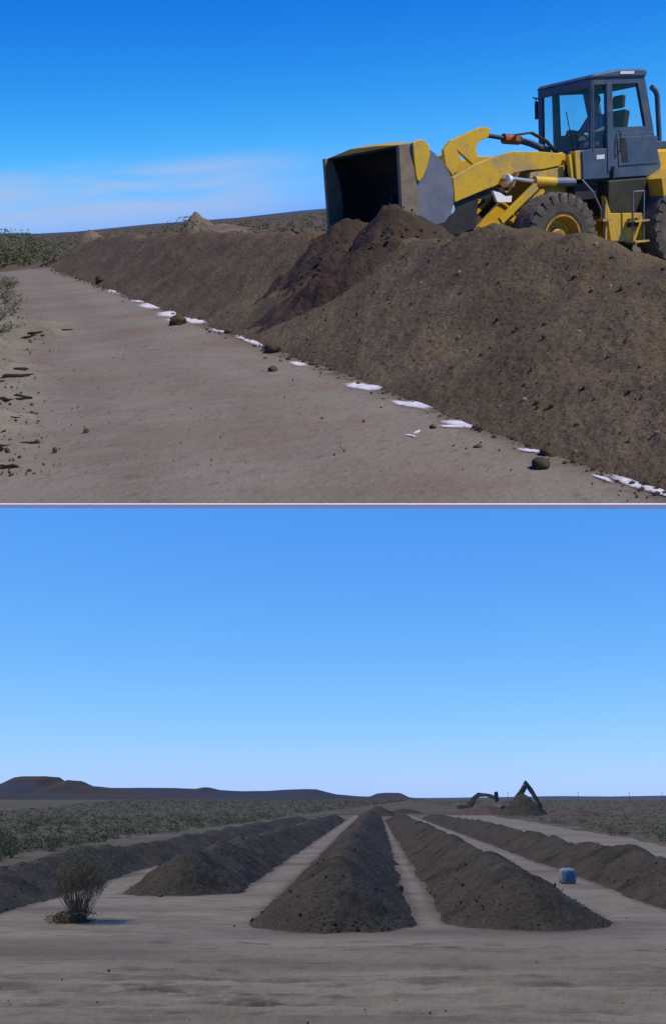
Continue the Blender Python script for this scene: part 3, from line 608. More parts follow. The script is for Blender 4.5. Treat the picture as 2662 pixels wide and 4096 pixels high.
ridge('hills', LO, px([(-500, 1830), (-200, 1836), (0, 1829), (28, 1816), (45, 1814), (105, 1813), (125, 1825), (140, 1827), (155, 1820), (170, 1825), (190, 1833), (240, 1838), (400, 1838), (455, 1840), (472, 1836), (500, 1842), (560, 1845), (620, 1844), (700, 1840), (735, 1841), (780, 1851), (830, 1855), (862, 1856), (880, 1849), (895, 1848), (930, 1848), (950, 1857), (1000, 1863), (1060, 1864), (1180, 1869)], 4300, 1862), 4300, 800, m_hill, base=-2, seed=4)
ridge('far_hills', LO, px([(780, 1858), (1000, 1859), (1180, 1857), (1300, 1855), (1420, 1856), (1547, 1854), (1900, 1852)], 5200, 1862), 5200, 500, m_far_haze, base=-2, seed=9)
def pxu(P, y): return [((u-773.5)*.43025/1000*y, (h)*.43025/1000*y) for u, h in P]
ridge('far_hills', UP, pxu([(-300, 5), (-100, 8), (0, 4), (40, 10), (100, 12), (150, 6), (250, 3), (420, 6), (620, 4), (760, 8), (1000, 7), (1200, 6), (1700, 5)], 3500), 3500, 400, m_far_haze, base=0, seed=12)
def spoil(place, x, y, rx, ry, h, lb, seed, grp=None, mt=m_spoil):
    o = heap('spoil_heap', place, (x, y), rx, ry, h, 0, mt, seed, amp=h*.07, n=48, sharp=.01); tag(o, lb, 'earth heap', grp)
spoil(UP, -13.6, 128, 2.6, 3.0, 2.75, 'brown cone of earth behind the middle of the windrow, the tallest on the skyline', 5)
spoil(UP, -25.6, 122, 2.2, 2.6, 1.75, 'smaller brown earth cone left of the tall one', 6)
spoil(UP, -46.5, 150, 6.5, 6, 2.0, 'broad low earth mound above the green weeds at far left', 7)
spoil(UP, -9.5, 112, 5.0, 4, 1.15, 'low rough earth mound right of the tall brown cone', 8)
spoil(LO, 33.4, 185, 4.2, 5, 3.9, 'dark earth heap in front of the larger excavator', 15, mt=m_soilL)
spoil(LO, 41.0, 178, 5.0, 4, 1.3, 'low reddish earth heap right of the larger excavator', 17, mt=m_spoilL)
spoil(LO, 27.4, 190, 6.0, 4, 1.9, 'low brown earth heap in front of the smaller excavator', 16, mt=m_spoilL)
spoil(LO, 7.8, 180, 3.6, 4, 1.7, 'dark earth heap closing the far end of the rows', 18, mt=m_soilL)
spoil(LO, 13.5, 200, 4.5, 4, 1.1, 'low dark earth heap just right of the far end of the rows', 19, mt=m_soilL)

# ------------------------------------------------------------------ wheel loader
LDR = empty('wheel_loader', UP, (4.81, 18.5, 0), R(205)); tag(LDR, 'yellow wheel loader with dark cab tipping soil over the windrow', 'wheel loader')
def LB(mb, name, mt, parent=None, **k): return mb.build(name, mt, UP, parent or LDR, **k)
def wheel(x, y, rot=1):
    c = (x-.03*(1 if x > 0 else 0), y, .73); w_ = .24; s = 1 if y > 0 else -1
    e = bpy.data.objects.new('wheel', None); e.empty_display_size = .1; link(e, UP, LDR); e.location = c
    mb = MB(); prof = [(-.21, .36), (-.235, .42), (-.245, .52), (-.235, .62), (-.19, .665), (0, .675), (.19, .665), (.235, .62), (.245, .52), (.235, .42), (.21, .36)]
    mb.lathe(prof, (0, 0, 0), 48)
    for k in range(24):                              # lugs, staggered left and right
        for sd in (-1, 1):
            a = 2*math.pi*(k+(.5 if sd > 0 else 0))/24; b = MB(); b.box(-.05, .05, 0, .235, .655, .686)
            def tr(X, Y, Z, a=a, sd=sd):
                sh = Y*.28; A_ = a+(X+sh)/.7; Rr = Z-.05*(Y/.235)**3; return (Rr*math.cos(A_), sd*Y, Rr*math.sin(A_))
            b.map(tr); mb.add(b.v, b.f)
            b = MB(); b.box(-.030, .030, .215, .252, .54, .66)
            def tr2(X, Y, Z, a=a, sd=sd): A_ = a+(X+.066)/.65; return (Z*math.cos(A_), sd*Y, Z*math.sin(A_))
            b.map(tr2); mb.add(b.v, b.f)
    mb.map(lambda X, Y, Z: (X*(1+.075*min(1, max(0, (math.hypot(X, Z)-.36)/.3))), Y, Z*(1+.075*min(1, max(0, (math.hypot(X, Z)-.36)/.3)))))
    mb.build('tyre', m_rub, UP, e, smooth=False)
    mb = MB(); mb.lathe([(s*.215, .36), (s*.235, .375), (s*.235, .345), (s*.17, .335), (s*.10, .30), (s*.06, .29), (s*.06, .17), (s*.12, .16), (s*.14, .13), (s*.14, .0)], (0, 0, 0), 40)
    for k in range(8): a = k*math.pi/4; mb.tube([(math.cos(a)*.225, s*.05, math.sin(a)*.225), (math.cos(a)*.225, s*.085, math.sin(a)*.225)], .02, 6)
    mb.lathe([(-s*.21, .35), (-s*.05, .3), (-s*.05, 0)], (0, 0, 0), 24)
    mb.build('rim', m_rim, UP, e, smooth=False)
for x in (1.35, -1.35):
    for y in (.95, -.95): wheel(x, y)
for x in (1.32, -1.35): mb = MB(); mb.tube([(x, -.8, .72), (x, .8, .72)], .13, 12); mb.lathe([(-.28, .10), (-.2, .26), (.2, .26), (.28, .10)], (x, 0, .72), 16); LB(mb, 'axle', m_dark)
# front frame and boom tower
mb = MB(); mb.prism([(.45, .62), (1.95, .62), (2.0, .95), (1.5, 1.35), (1.25, 1.55), (.95, 2.05), (.66, 2.1), (.6, 1.55), (.45, 1.1)], .30, .40); mb.prism([(.45, .62), (1.95, .62), (2.0, .95), (1.5, 1.35), (1.25, 1.55), (.95, 2.05), (.66, 2.1), (.6, 1.55), (.45, 1.1)], -.40, -.30); mb.box(.5, 1.9, -.3, .3, .66, .95); mb.box(.62, .8, -.3, .3, 1.2, 1.9)
LB(mb, 'front_frame', m_yel, bevel=.01)
mb = MB(); mb.prism([(.43, 1.63), (.62, 1.63), (.66, 2.09), (.46, 2.09)], .56, .70); mb.prism([(.63, 1.66), (.70, 1.66), (.76, 2.04), (.70, 2.04)], .58, .66); LB(mb, 'tower_post', m_yel, bevel=.008)
for s in (1, -1):
    P = [(2.95, 1.43), (2.97, 1.81), (2.51, 2.0), (2.1, 2.10), (1.8, 2.15), (1.24, 2.12), (.72, 2.06), (.72, 1.89), (1.18, 1.84), (1.5, 1.84), (1.81, 1.81), (2.06, 1.66), (2.5, 1.55)]
    mb = MB(); a, b = (.44, .54) if s > 0 else (-.54, -.44); mb.prism(P, a, b)
    LB(mb, 'boom_arm', m_yel, bevel=.01)
    mb = MB(); mb.prism([(.74, 1.66), (.82, 1.62), (1.3, 1.60), (1.46, 1.70), (1.44, 1.80), (1.2, 1.82), (.75, 1.86)], a+.02*s, b-.02*s); LB(mb, 'boom_bracket', m_orange if s < 0 else m_yel2, bevel=.008)
    y = .62*s
    mb = MB(); mb.tube([(.62, y, 1.60), (1.02, y, 1.62)], .075, 12); mb.build('lift_cylinder_base', m_steel, UP, LDR, smooth=False)
    mb = MB(); mb.tube([(1.02, y, 1.62), (1.44, y, 1.66)], .082, 14); LB(mb, 'lift_cylinder', m_yel)
    mb = MB(); mb.tube([(1.44, y, 1.66), (1.98, y, 1.74)], .034, 12); mb.tube([(2.0, y-.05, 1.75), (2.0, y+.03, 1.75)], .055, 12); LB(mb, 'lift_cylinder_rod', m_chr)
mb = MB(); mb.tube([(2.62, -.46, 1.8), (2.62, .46, 1.8)], .10, 14); LB(mb, 'boom_cross_tube', m_yel)
# tilt lever
P = [(2.82, 1.83), (2.95, 2.0), (2.98, 2.25), (2.84, 2.38), (2.5, 2.49), (2.22, 2.57), (2.06, 2.53), (2.11, 2.4), (2.30, 2.34), (2.36, 2.24), (2.32, 2.1), (2.42, 1.99), (2.73, 2.24), (2.64, 2.07)]
mb = MB(); mb.prism(P, .24, .32); mb.tube([(2.85, -.1, 2.1), (2.85, .28, 2.1)], .09, 10); LB(mb, 'tilt_lever', m_yel, bevel=.008)
mb = MB(); mb.tube([(2.1, .1, 2.46), (1.84, .1, 2.42), (1.62, .1, 2.38)], .035, 10); LB(mb, 'tilt_rod', m_dark)
mb = MB(); mb.tube([(1.66, .1, 2.38), (1.34, .1, 2.35)], .085, 12); mb.tube([(1.5, -.1, 2.36), (1.5, .3, 2.36)], .05, 10); LB(mb, 'tilt_cylinder_head', m_orange)
mb = MB(); mb.tube([(1.36, .1, 2.35), (1.1, .1, 2.28), (.72, .1, 2.14)], .055, 12); LB(mb, 'tilt_cylinder', m_cab)
mb = MB()
for q in (0, .06): mb.tube([(1.5, .2+q, 2.42), (1.2, .22+q, 2.44), (.9, .22+q, 2.3), (.62, .2+q, 2.05)], .018, 6)
LB(mb, 'hose', m_dark)
# bucket link and hinge plates, coloured dark for the shade behind the bucket
for s in (1, -1):
    a, b = (.40, .47) if s > 0 else (-.47, -.40)
    mb = MB(); mb.prism([(3.56, 1.62), (3.07, 1.46), (2.75, 1.63), (2.35, 1.62), (1.95, 1.60), (1.84, 1.42), (2.05, 1.40), (2.45, 1.46), (2.52, 1.0), (2.85, .93), (3.09, .92), (3.6, 1.15)], a, b); LB(mb, 'hinge_plate', m_dark, bevel=.006)
    mb = MB(); mb.tube([(3.03, a-.05, 1.34), (3.03, b+.05, 1.34)], .085, 16); LB(mb, 'hinge_pin', m_chr)
# headlights on the front frame
for s in (1, -1):
    y = .64*s; e = MB(); e.prism([(1.95, 1.36), (2.22, 1.38), (2.30, 1.56), (2.16, 1.52), (2.06, 1.46), (1.93, 1.46)], y-.03, y+.03); br = LB(e, 'lamp_bracket', m_edge)
    e = MB(); e.lathe([(-.04, .0), (-.04, .05), (.04, .085), (.05, .08), (.05, 0)], (0, 0, 0), 16); e.map(lambda X, Y, Z, y=y: (1.95+Y, y+X, 1.72+Z)); LB(e, 'headlight', m_lamp)
# inclined fender bars ahead of the front wheels
for s in (1, -1):
    mb = MB()
    for (xa, za, xb, zb, w_) in ((1.47, 1.58, 2.20, 1.08, .055), (1.33, 1.50, 1.98, 1.04, .03)):
        d = nv([xb-xa, 0, zb-za]); n = (-d[2]*w_, d[0]*w_); mb.prism([(xa-n[0], za-n[1]), (xb-n[0], zb-n[1]), (xb+n[0], zb+n[1]), (xa+n[0], za+n[1])], s*.66, s*.74)
    LB(mb, 'front_fender_bar', m_yel, bevel=.005)
# bucket
BK = bpy.data.objects.new('bucket', None); BK.empty_display_size = .2; link(BK, UP, LDR); BK.location = (3.5, 0, 1.3)
def BB(mb, name, mt, **k): mb.map(lambda x, y, z: (x-3.5, y, z-1.3)); return mb.build(name, mt, UP, BK, **k)
outer = [(4.28, 2.30), (4.12, 2.31), (3.92, 2.26), (3.74, 2.14), (3.58, 1.97), (3.48, 1.78), (3.45, 1.6), (3.46, 1.42), (3.52, 1.26), (3.64, 1.17), (3.85, 1.14), (4.1, 1.12), (4.40, 1.09)]
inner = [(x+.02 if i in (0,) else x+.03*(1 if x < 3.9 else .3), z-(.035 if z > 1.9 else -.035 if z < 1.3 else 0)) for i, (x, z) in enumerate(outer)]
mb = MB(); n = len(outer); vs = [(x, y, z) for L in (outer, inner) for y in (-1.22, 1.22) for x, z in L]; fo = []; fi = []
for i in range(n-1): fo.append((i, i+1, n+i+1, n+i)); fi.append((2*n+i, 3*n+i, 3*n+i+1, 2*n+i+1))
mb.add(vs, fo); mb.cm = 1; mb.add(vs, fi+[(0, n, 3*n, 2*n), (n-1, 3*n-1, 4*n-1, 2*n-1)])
BB(mb, 'shell', [m_yel2, m_inner_shade])
side = [(4.32, 2.28), (4.10, 2.32), (3.90, 2.27), (3.72, 2.15), (3.56, 1.98), (3.46, 1.79), (3.43, 1.6), (3.44, 1.42), (3.50, 1.25), (3.62, 1.15), (3.85, 1.12), (4.1, 1.10), (4.34, 1.08)]
for s in (1, -1):
    mb = MB(); a, b = sorted((1.222*s, 1.25*s)); mb.prism(side, a, b)
    if s > 0: BB(mb, 'side_plate', m_steel, bevel=.005)
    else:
        BB(mb, 'side_plate', m_inner_shade, bevel=.005)
    a, b = sorted((1.20*s, 1.285*s)); mb = MB(); mb.prism([(4.36, 2.30), (4.22, 2.31), (4.10, 1.9), (4.08, 1.5), (4.12, 1.07), (4.37, 1.05)], a, b); BB(mb, 'side_cutter', m_edgs, bevel=.006)
    a, b = sorted((1.255*s, 1.30*s)); mb = MB(); mb.prism([(4.13, 2.32), (4.02, 2.36), (3.92, 2.34), (3.85, 2.26), (3.84, 2.14), (3.90, 1.98), (3.99, 1.82), (4.06, 1.76), (4.10, 1.82), (4.12, 2.05)], a, b); BB(mb, 'corner_plate', m_yel, bevel=.012)
mb = MB(); mb.add([(4.29, -1.22, 2.30), (4.29, 1.22, 2.30), (4.31, .55, 2.345), (4.31, -.35, 2.375), (4.0, -1.22, 2.32), (4.0, 1.22, 2.32), (4.06, .55, 2.385), (4.06, -.35, 2.415)], [(0, 1, 2, 3), (4, 7, 6, 5), (3, 2, 6, 7), (0, 3, 7, 4), (2, 1, 5, 6), (0, 4, 5, 1)]); BB(mb, 'spill_guard', m_yel)
mb = MB(); mb.prism([(4.36, 1.07), (4.52, 1.055), (4.52, 1.075), (4.36, 1.10)], -1.285, 1.285); BB(mb, 'cutting_edge', m_chr)
# rear frame, steps, tank
mb = MB(); mb.prism([(.2, 1.34), (.08, 1.04), (-.77, .99), (-.83, .85), (-.67, .50), (.08, .58), (.14, .9)], .80, .92); mb.prism([(.2, 1.34), (.08, 1.04), (-.77, .99), (-.83, .85), (-.67, .50), (.08, .58), (.14, .9)], -.92, -.80); mb.box(-2.9, .1, -.45, .45, .6, 1.05); LB(mb, 'rear_frame', m_yel, bevel=.012)
mb = MB(); mb.box(-.50, -.28, .925, .96, .78, .92); LB(mb, 'frame_pocket', m_dark)
mb = MB(); mb.box(-.98, .06, -.84, .84, 1.0, 1.575); LB(mb, 'battery_box', mat('dark_olive_panel', (.030, .030, .018), c2=(.045, .045, .025), scale=4, rough=.6), bevel=.02)
mb = MB(); mb.box(.08, .6, -.62, .62, 1.3, 1.57); LB(mb, 'cab_floor', m_dark)
mb = MB()
for x in (-.28, -.52): mb.tube([(x, 1.06, .50), (x, 1.06, 1.36)], .016, 6)
mb.tube([(-.28, 1.06, 1.36), (-.52, 1.06, 1.36)], .016, 6)
LB(mb, 'step_rail', m_steel)
for z in (.52, .86): mb = MB(); mb.box(-.56, -.24, .93, 1.16, z, z+.03); LB(mb, 'step', m_yel2)
mb = MB(); mb.box(.14, .3, .8, 1.1, .50, .54); mb.box(.16, .2, .86, .92, .52, 1.2); mb.box(.12, .32, .86, 1.0, .92, .96); LB(mb, 'mounting_bracket', m_yel2)
mb = MB(); mb.tube([(.64, .86, 1.62), (.52, 1.0, 1.4), (.38, 1.02, 1.12), (.34, .98, .95)], .016, 6); LB(mb, 'handrail', m_steel)
# engine hood, fenders
mb = MB(); mb.prism([(-1.22, 1.10), (-3.3, 1.10), (-3.45, 1.3), (-3.42, 1.9), (-3.1, 2.02), (-1.22, 2.04)], -.58, .58); LB(mb, 'engine_hood', m_yel, bevel=.05)
mb = MB(); mb.prism([(-1.25, 2.045), (-3.0, 2.03), (-2.9, 2.12), (-1.35, 2.18)], -.5, .5); LB(mb, 'hood_top', m_cab, bevel=.02)
for s in (1, -1):
    a, b = sorted((.60*s, 1.17*s)); mb = MB(); mb.prism([(-.80, 1.54), (-1.12, 1.68), (-2.0, 1.68), (-2.25, 1.45), (-2.18, 1.40), (-1.96, 1.60), (-1.18, 1.60), (-.92, 1.27), (-.86, 1.22)], a, b); LB(mb, 'rear_fender', m_yel, bevel=.01)
    a, b = sorted((.60*s, .66*s)); mb = MB(); mb.prism([(-.82, 1.5), (-1.2, 1.62), (-1.3, 1.2), (-.95, 1.2)], a, b); LB(mb, 'fender_panel', m_yel)
mb = MB(); mb.tube([(-1.66, .2, 1.9), (-1.66, .2, 2.3), (-1.60, .2, 2.95), (-1.56, .2, 3.03), (-1.46, .2, 3.10)], .045, 12); LB(mb, 'exhaust_pipe', m_cab)
# counterweight
mb = MB(); mb.prism([(-2.9, .55), (-3.5, .65), (-3.55, 1.09), (-2.9, 1.09)], -.9, .9); LB(mb, 'counterweight', m_dark, bevel=.04)
# cab
CB = bpy.data.objects.new('cab', None); CB.empty_display_size = .2; link(CB, UP, LDR); CB.location = (-.03, 0, 1.6)
def CC(mb, name, mt, parent=None, **k): mb.map(lambda x, y, z: (x, y*.93 if y < 0 else y, z-1.6)); return mb.build(name, mt, UP, parent or CB, **k)
for s in (1, -1):
    a, b = sorted((.66*s, .73*s)); mb = MB(); mb.prism([(.36, 3.22), (-.77, 3.24), (-.81, 3.11), (.36, 3.10)], a, b); mb.prism([(-.64, 3.108), (-.81, 3.11), (-1.0, 2.34), (-.82, 2.42)], a, b)
    mb.prism([(-.07, 2.42), (-.82, 2.42), (-1.0, 2.34), (-.07, 2.34)], a, b); mb.prism([(.32, 3.10), (.36, 3.10), (.37, 2.10), (.32, 2.10)], a, b); CC(mb, 'side_frame', m_cab)
    mb = MB(); mb.prism([(-.07, 2.34), (-1.0, 2.34), (-1.18, 1.76), (-1.10, 1.60), (.54, 1.62), (.56, 2.08), (.37, 2.10), (.03, 2.10)], a, b); CC(mb, 'door_panel', m_cab, bevel=.010)
    a2, b2 = sorted((.668*s, .745*s)); mb = MB(); mb.prism([(.05, 3.12), (-.07, 3.12), (-.12, 1.72), (.02, 1.72)], a2, b2); CC(mb, 'door_post', m_cab, bevel=.006)
    yy = .69*s; mb = MB(); mb.prism([(-.07, 3.11), (-.64, 3.11), (-.82, 2.42), (-.09, 2.42)], yy-.003, yy+.003); CC(mb, 'side_window', m_glass)
    mb = MB(); mb.prism([(.32, 3.10), (.05, 3.10), (.03, 2.10), (.32, 2.10)], yy-.003, yy+.003); CC(mb, 'quarter_window', m_glass)
    if s > 0:
        mb = MB(); mb.prism([(-.18, 2.26), (-.98, 2.26), (-1.10, 1.80), (-.22, 1.80)], .73, .745); CC(mb, 'door_inset', m_cab, bevel=.006)
        mb = MB(); mb.prism([(-.24, 2.25), (-.36, 2.25), (-.42, 1.86), (-.28, 1.86)], .746, .752); CC(mb, 'door_vent', m_dark)
        mb = MB(); mb.tube([(-.2, .75, 2.02), (-.2, .80, 2.04), (-.2, .80, 2.34), (-.2, .75, 2.36)], .012, 6); CC(mb, 'door_handle', m_dark)
        mb = MB(); mb.box(.09, .26, .732, .738, 1.93, 2.00); CC(mb, 'label_plate', m_label)
        mb = MB(); mb.box(-.10, -.06, .735, .78, 1.6, 1.80); CC(mb, 'hinge', m_dark)
fr = MB(); fr.ring([(-.73, 3.2), (.73, 3.2), (.73, 2.05), (-.73, 2.05)], [(-.62, 3.06), (.685, 3.06), (.685, 2.14), (-.62, 2.14)], .30, .365); fr.map(lambda x, y, z: (y, x, z)); CC(fr, 'windscreen_frame', m_cab, bevel=.008)
fr = MB(); fr.box(.325, .331, -.62, .685, 2.14, 3.06); CC(fr, 'windscreen', m_glass)
fr = MB(); fr.box(.48, .55, -.66, .66, 1.62, 2.06); fr.box(.36, .5, -.66, .66, 2.02, 2.08); CC(fr, 'front_panel', m_cab, bevel=.01)
fr = MB(); fr.ring([(-.66, 3.22), (.66, 3.22), (.66, 2.2), (-.66, 2.2)], [(-.56, 3.08), (.56, 3.08), (.56, 2.4), (-.56, 2.4)], -.05, .0); fr.map(lambda x, y, z: (-.78+y-(3.22-z)*.23, x, z)); CC(fr, 'rear_frame_panel', m_cab)
fr = MB(); fr.box(-1.16, -1.08, -.66, .66, 1.62, 2.25); CC(fr, 'rear_panel', m_cab)
fr = MB(); fr.prism([(.40, 3.20), (.32, 3.26), (-.2, 3.33), (-.75, 3.33), (-.83, 3.28), (-.80, 3.20)], -.75, .76); CC(fr, 'cab_roof', m_cab, bevel=.03)
fr = MB(); fr.box(-.52, -.22, .762, .77, 3.245, 3.29); CC(fr, 'roof_plate', m_label, bevel=.004)
fr = MB(); fr.box(-1.1, .48, -.66, .66, 1.58, 1.62); CC(fr, 'floor_plate', m_dark)
fr = MB(); fr.tube([(.34, -.70, 3.05), (.34, -.92, 3.1), (.26, -.94, 3.08), (.24, -.94, 2.80)], .012, 6); mi = CC(fr, 'mirror_arm', m_dark)
fr = MB(); fr.box(.20, .24, -1.02, -.86, 2.74, 3.04); CC(fr, 'mirror', m_dark, bevel=.012)
fr = MB(); fr.tube([(.385, .3, 2.1), (.385, .12, 2.75)], .008, 5); CC(fr, 'wiper', m_dark)
fr = MB(); fr.box(-.75, -.30, -.26, .26, 2.0, 2.12); fr.box(-.6, -.42, -.18, .18, 1.62, 2.0); CC(fr, 'seat', m_vinyl, bevel=.03)
fr = MB(); fr.prism([(-.66, 2.1), (-.80, 2.1), (-.92, 2.72), (-.80, 2.76)], -.25, .25); fr.prism([(-.80, 2.78), (-.90, 2.78), (-.92, 3.0), (-.84, 3.0)], -.14, .14); CC(fr, 'seat_back', m_vinyl, bevel=.03)
fr = MB(); fr.box(.12, .32, -.15, .15, 1.62, 2.18); fr.tube([(.2, 0, 2.15), (.08, 0, 2.34)], .03, 8); CC(fr, 'dash_console', m_dark, bevel=.02)
fr = MB(); c0 = Vector((.07, 0, 2.36)); ax = Vector((.5, 0, -.85)).normalized(); u_ = Vector((0, 1, 0)); v_ = ax.cross(u_)
fr.tube([c0+(u_*math.cos(t)+v_*math.sin(t))*.19 for t in np.linspace(0, 2*math.pi, 25)], .013, 6, cap=False); fr.tube([c0-u_*.19, c0+u_*.19], .01, 5); fr.tube([c0, c0+v_*.19], .01, 5); CC(fr, 'steering_wheel', m_dark)

# driver
def skin_obj(name, verts, edges, radii, mt, place, parent, rootv=0, sub=2):
    me = bpy.data.meshes.new(name); me.from_pydata(verts, edges, []); me.materials.append(mt); o = bpy.data.objects.new(name, me); link(o, place, parent)
    o.modifiers.new('skin', 'SKIN'); 
    for i, q in enumerate(radii):
        me.skin_vertices[0].data[i].radius = q if isinstance(q, tuple) else (q, q); me.skin_vertices[0].data[i].use_root = (i == rootv)
    s = o.modifiers.new('sub', 'SUBSURF'); s.levels = sub; s.render_levels = sub
    for q in me.polygons: q.use_smooth = True
    o.modifiers['skin'].use_smooth_shade = True; return o
def chain(V, E, Rr, start, pts, rad):
    p = start
    for q, r_ in zip(pts, rad): V.append(tuple(q)); Rr.append(r_); E.append((p, len(V)-1)); p = len(V)-1
    return p
DRV = bpy.data.objects.new('person', None); DRV.empty_display_size = .2; link(DRV, UP, None, xf((4.81, 18.5, 0), R(205)) @ Matrix.Translation((-.40, .05, 2.12))); tag(DRV, 'person in faded blue shirt and dark trousers seated at the loader controls', 'person')
# origin: seat surface; body in loader axes (x forward, y left)
V = [(0, 0, .10)]; E = []; Rr = [(.15, .12)]
chest = chain(V, E, Rr, 0, [(.0, 0, .28), (.03, 0, .45)], [(.14, .11), (.16, .12)]); neck = chain(V, E, Rr, chest, [(.05, 0, .57), (.07, 0, .63)], [(.07, .06), (.055, .055)])
chain(V, E, Rr, neck, [(.085, 0, .70), (.10, 0, .80), (.09, 0, .87)], [(.078, .088), (.085, .10), (.05, .06)])
for s in (1, -1):
    el = chain(V, E, Rr, chest, [(.03, .19*s, .50), (.16, .27*s, .30)], [.06, .045]); wr = chain(V, E, Rr, el, [(.30, .24*s, .28), (.42, .20*s, .30)], [.038, .028]); pm = chain(V, E, Rr, wr, [(.47, .19*s, .31), (.51, .185*s, .30)], [(.024, .034), (.020, .036)])
    for k in range(4):
        yy = (.185+(-.027+.018*k))*s; ln = (.85, 1, .95, .75)[k]; chain(V, E, Rr, pm, [(.535, yy, .29), (.535+.03*ln, yy, .27), (.535+.02*ln, yy, .245), (.53, yy, .232)], [.010, .009, .008, .007])
    chain(V, E, Rr, wr, [(.47, (.19-.035)*s, .30), (.50, (.19-.05)*s, .285), (.525, (.19-.045)*s, .27)], [.012, .010, .008])
    kn = chain(V, E, Rr, 0, [(.06, .10*s, .08), (.42, .14*s, .10)], [.085, .062]); chain(V, E, Rr, kn, [(.48, .14*s, -.20), (.52, .14*s, -.40), (.62, .15*s, -.43)], [.05, .038, (.045, .03)])
body = skin_obj('body', V, E, Rr, m_skin, UP, DRV)
V = [(0, 0, .09)]; E = []; Rr = [(.172, .142)]; chest = chain(V, E, Rr, 0, [(.0, 0, .28), (.03, 0, .45), (.045, 0, .54)], [(.165, .135), (.185, .145), (.11, .09)])
for s in (1, -1): chain(V, E, Rr, 2, [(.03, .20*s, .50), (.16, .275*s, .30), (.30, .24*s, .28), (.40, .205*s, .298)], [.078, .062, .052, .042])
skin_obj('shirt', V, E, Rr, m_shirt, UP, DRV)
V = [(0, 0, .06)]; E = []; Rr = [(.175, .145)]
for s in (1, -1): chain(V, E, Rr, 0, [(.07, .10*s, .08), (.42, .14*s, .10), (.48, .14*s, -.20), (.515, .14*s, -.36)], [.105, .082, .068, .055])
skin_obj('trousers', V, E, Rr, m_cloth, UP, DRV)
mb = MB()                                             # hair cap, ears, nose, eyes
Vh, Fh = I2
hv = [tuple(np.array([.085, 0, .815])+v*np.array([.112, .098, .105])) for v in Vh]
keep = [f for f in Fh.tolist() if all((hv[i][2] > .80 or hv[i][0] < .06) and hv[i][2] > .72 for i in f)]
mb.add(hv, keep); mb.build('hair', m_hair, UP, DRV, smooth=True)
mb = MB(); mb.add([(.195, 0, .79), (.188, .014, .755), (.188, -.014, .755), (.215, 0, .762), (.18, 0, .80)], [(0, 1, 3), (0, 3, 2), (1, 2, 3), (0, 4, 1), (0, 2, 4)]); mb.build('nose', m_skin, UP, DRV, smooth=True)
for s in (1, -1):
    mb = MB(); mb.add([tuple(np.array([.09, .095*s, .785])+v*np.array([.018, .01, .03])) for v in I1[0]], I1[1].tolist()); mb.build('ear', m_skin, UP, DRV, smooth=True)
    mb = MB(); mb.add([tuple(np.array([.182, .035*s, .80])+v*.011) for v in I1[0]], I1[1].tolist()); mb.build('eye', m_hair, UP, DRV, smooth=True)
mb = MB(); mb.box(.178, .190, -.025, .025, .727, .733); mb.build('mouth', m_hair, UP, DRV)

# ------------------------------------------------------------------ excavators, board, poles
def excavator(loc, rz, boom, stick, bkt, label, s=1.0):
    root = empty('excavator', LO, loc, rz); root.matrix_world = root.matrix_world @ Matrix.Scale(s, 4); tag(root, label, 'excavator')
    def B(mb, n, mt=m_exdark, par=None, **k): return mb.build(n, mt, LO, par or root, **k)
    for y in (-1.0, 1.0):
        mb = MB(); mb.prism([(-1.9, .25), (-1.6, 0), (1.6, 0), (1.9, .25), (1.9, .55), (1.6, .8), (-1.6, .8), (-1.9, .55)], y-.28, y+.28); B(mb, 'track', m_dark, bevel=.05)
    mb = MB(); mb.box(-1, 1, -.75, .75, .45, .95); B(mb, 'undercarriage', m_dark)
    mb = MB(); mb.prism([(-2.4, 1.0), (1.3, 1.0), (1.3, 1.5), (.2, 1.95), (-2.2, 1.95), (-2.5, 1.6)], -1.25, 1.25); B(mb, 'upper_body', m_exdark, bevel=.08)
    mb = MB(); mb.prism([(.1, 1.5), (1.4, 1.5), (1.3, 2.4), (1.0, 2.8), (.1, 2.8)], .3, 1.22); c = B(mb, 'cab', m_exdark, bevel=.05)
    mb = MB(); mb.prism([(.3, 1.95), (1.2, 1.95), (1.15, 2.4), (.95, 2.65), (.3, 2.65)], 1.225, 1.235); B(mb, 'window', m_glass, c)
    def arm(P, w0, yw, n):
        mb = MB(); top = []; bot = []
        for i, (x, z) in enumerate(P):
            a = P[max(i-1, 0)]; b = P[min(i+1, len(P)-1)]; d = math.hypot(b[0]-a[0], b[1]-a[1]); nx, nz = -(b[1]-a[1])/d, (b[0]-a[0])/d; q = w0[i]; top.append((x+nx*q, z+nz*q)); bot.append((x-nx*q, z-nz*q))
        for i in range(len(P)-1): mb.prism([bot[i], bot[i+1], top[i+1], top[i]], -yw, yw)
        B(mb, n)
    arm(boom, [.40, .58, .56, .36], .3, 'boom'); arm(stick, [.34, .48, .26], .25, 'stick')
    mb = MB(); mb.prism(bkt, -.5, .5); B(mb, 'bucket', m_dark, bevel=.05)
    mb = MB(); mb.tube([(1.2, 0, 1.4), ((boom[1][0]+boom[2][0])/2 if len(boom) > 3 else boom[1][0], 0, boom[1][1]-.2)], .11, 8); B(mb, 'boom_cylinder')
    mb = MB(); mb.tube([(boom[1][0], 0, boom[1][1]+.4), (stick[0][0]+.1, 0, stick[0][1]+.3)], .09, 8); B(mb, 'stick_cylinder')
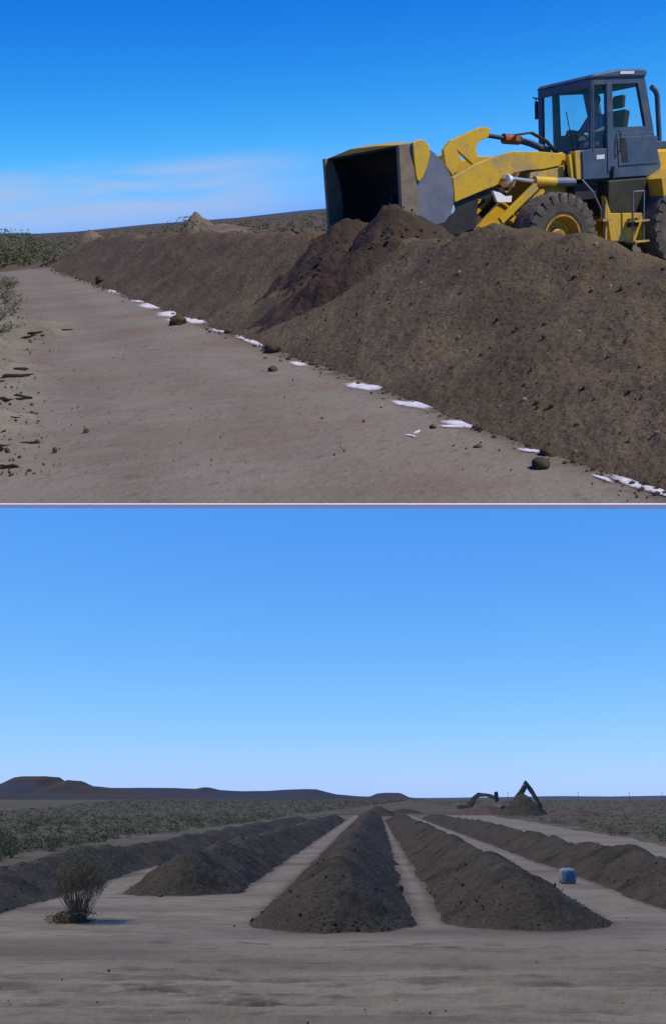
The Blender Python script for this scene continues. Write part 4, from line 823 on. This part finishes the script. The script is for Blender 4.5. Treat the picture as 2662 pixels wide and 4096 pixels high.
excavator((33.0, 195, 0), R(8), [(.6, 1.6), (1.7, 3.4), (3.0, 4.9), (4.1, 6.4)], [(3.7, 6.9), (4.9, 5.2), (6.7, 2.4)], [(6.9, 2.7), (6.0, 2.0), (6.1, .9), (6.9, .3), (7.3, 1.3)], 'larger dark excavator with its boom raised to a peak behind an earth heap', .86)
excavator((27.6, 215, 0), R(-5), [(.6, 1.5), (1.5, 3.2), (2.9, 4.3), (4.8, 4.2)], [(4.6, 4.3), (6.0, 3.9), (7.2, 3.4)], [(6.7, 4.9), (7.5, 5.1), (7.7, 2.9), (7.0, 2.5), (6.6, 3.4)], 'smaller distant excavator with a low arched boom and lifted bucket', .85)
rt = empty('sack', LO, (8.0, 36.3, 0), R(8)); rt.matrix_world = rt.matrix_world @ Matrix.Scale(.88, 4); tag(rt, 'small blue and whitish sack lying on the lane between the two right windrows', 'sack')
def pillow(ax, az, ay, cy, cz, wob, seed, name, mt, z0=-9):
    Vq, Fq = I2; e = np.sign(Vq)*np.abs(Vq)**.36; P = e*np.array([ax, ay, az])*(1+wob*fbm(Vq[:, 0]*2+seed, Vq[:, 2]*2+Vq[:, 1], 3, seed)[:, None])+np.array([0, cy, cz]); P[:, 2] = np.maximum(P[:, 2], z0)
    return npmesh(name, P, Fq, mt, LO, rt)
pillow(.30, .29, .20, 0, .30, .16, 3, 'sack_body', m_white, 0); pillow(.17, .20, .05, -.19, .32, .16, 5, 'blue_panel', m_blue); pillow(.24, .04, .03, -.195, .08, .15, 7, 'red_band', m_red)
for k, (x, y) in enumerate([(212, 900), (265, 930), (310, 980), (158, 940)]):
    o = empty('utility_pole', LO, (x, y, 0)); tag(o, 'faint thin utility pole on the far right horizon', 'utility pole', 'utility poles on the horizon')
    mb = MB(); mb.tube([(0, 0, 0), (0, 0, 9)], [.20, .12], 6); mb.build('pole', m_far_haze, LO, o); mb = MB(); mb.box(-.9, .9, -.06, .06, 8.3, 8.45); mb.build('cross_arm', m_far_haze, LO, o)
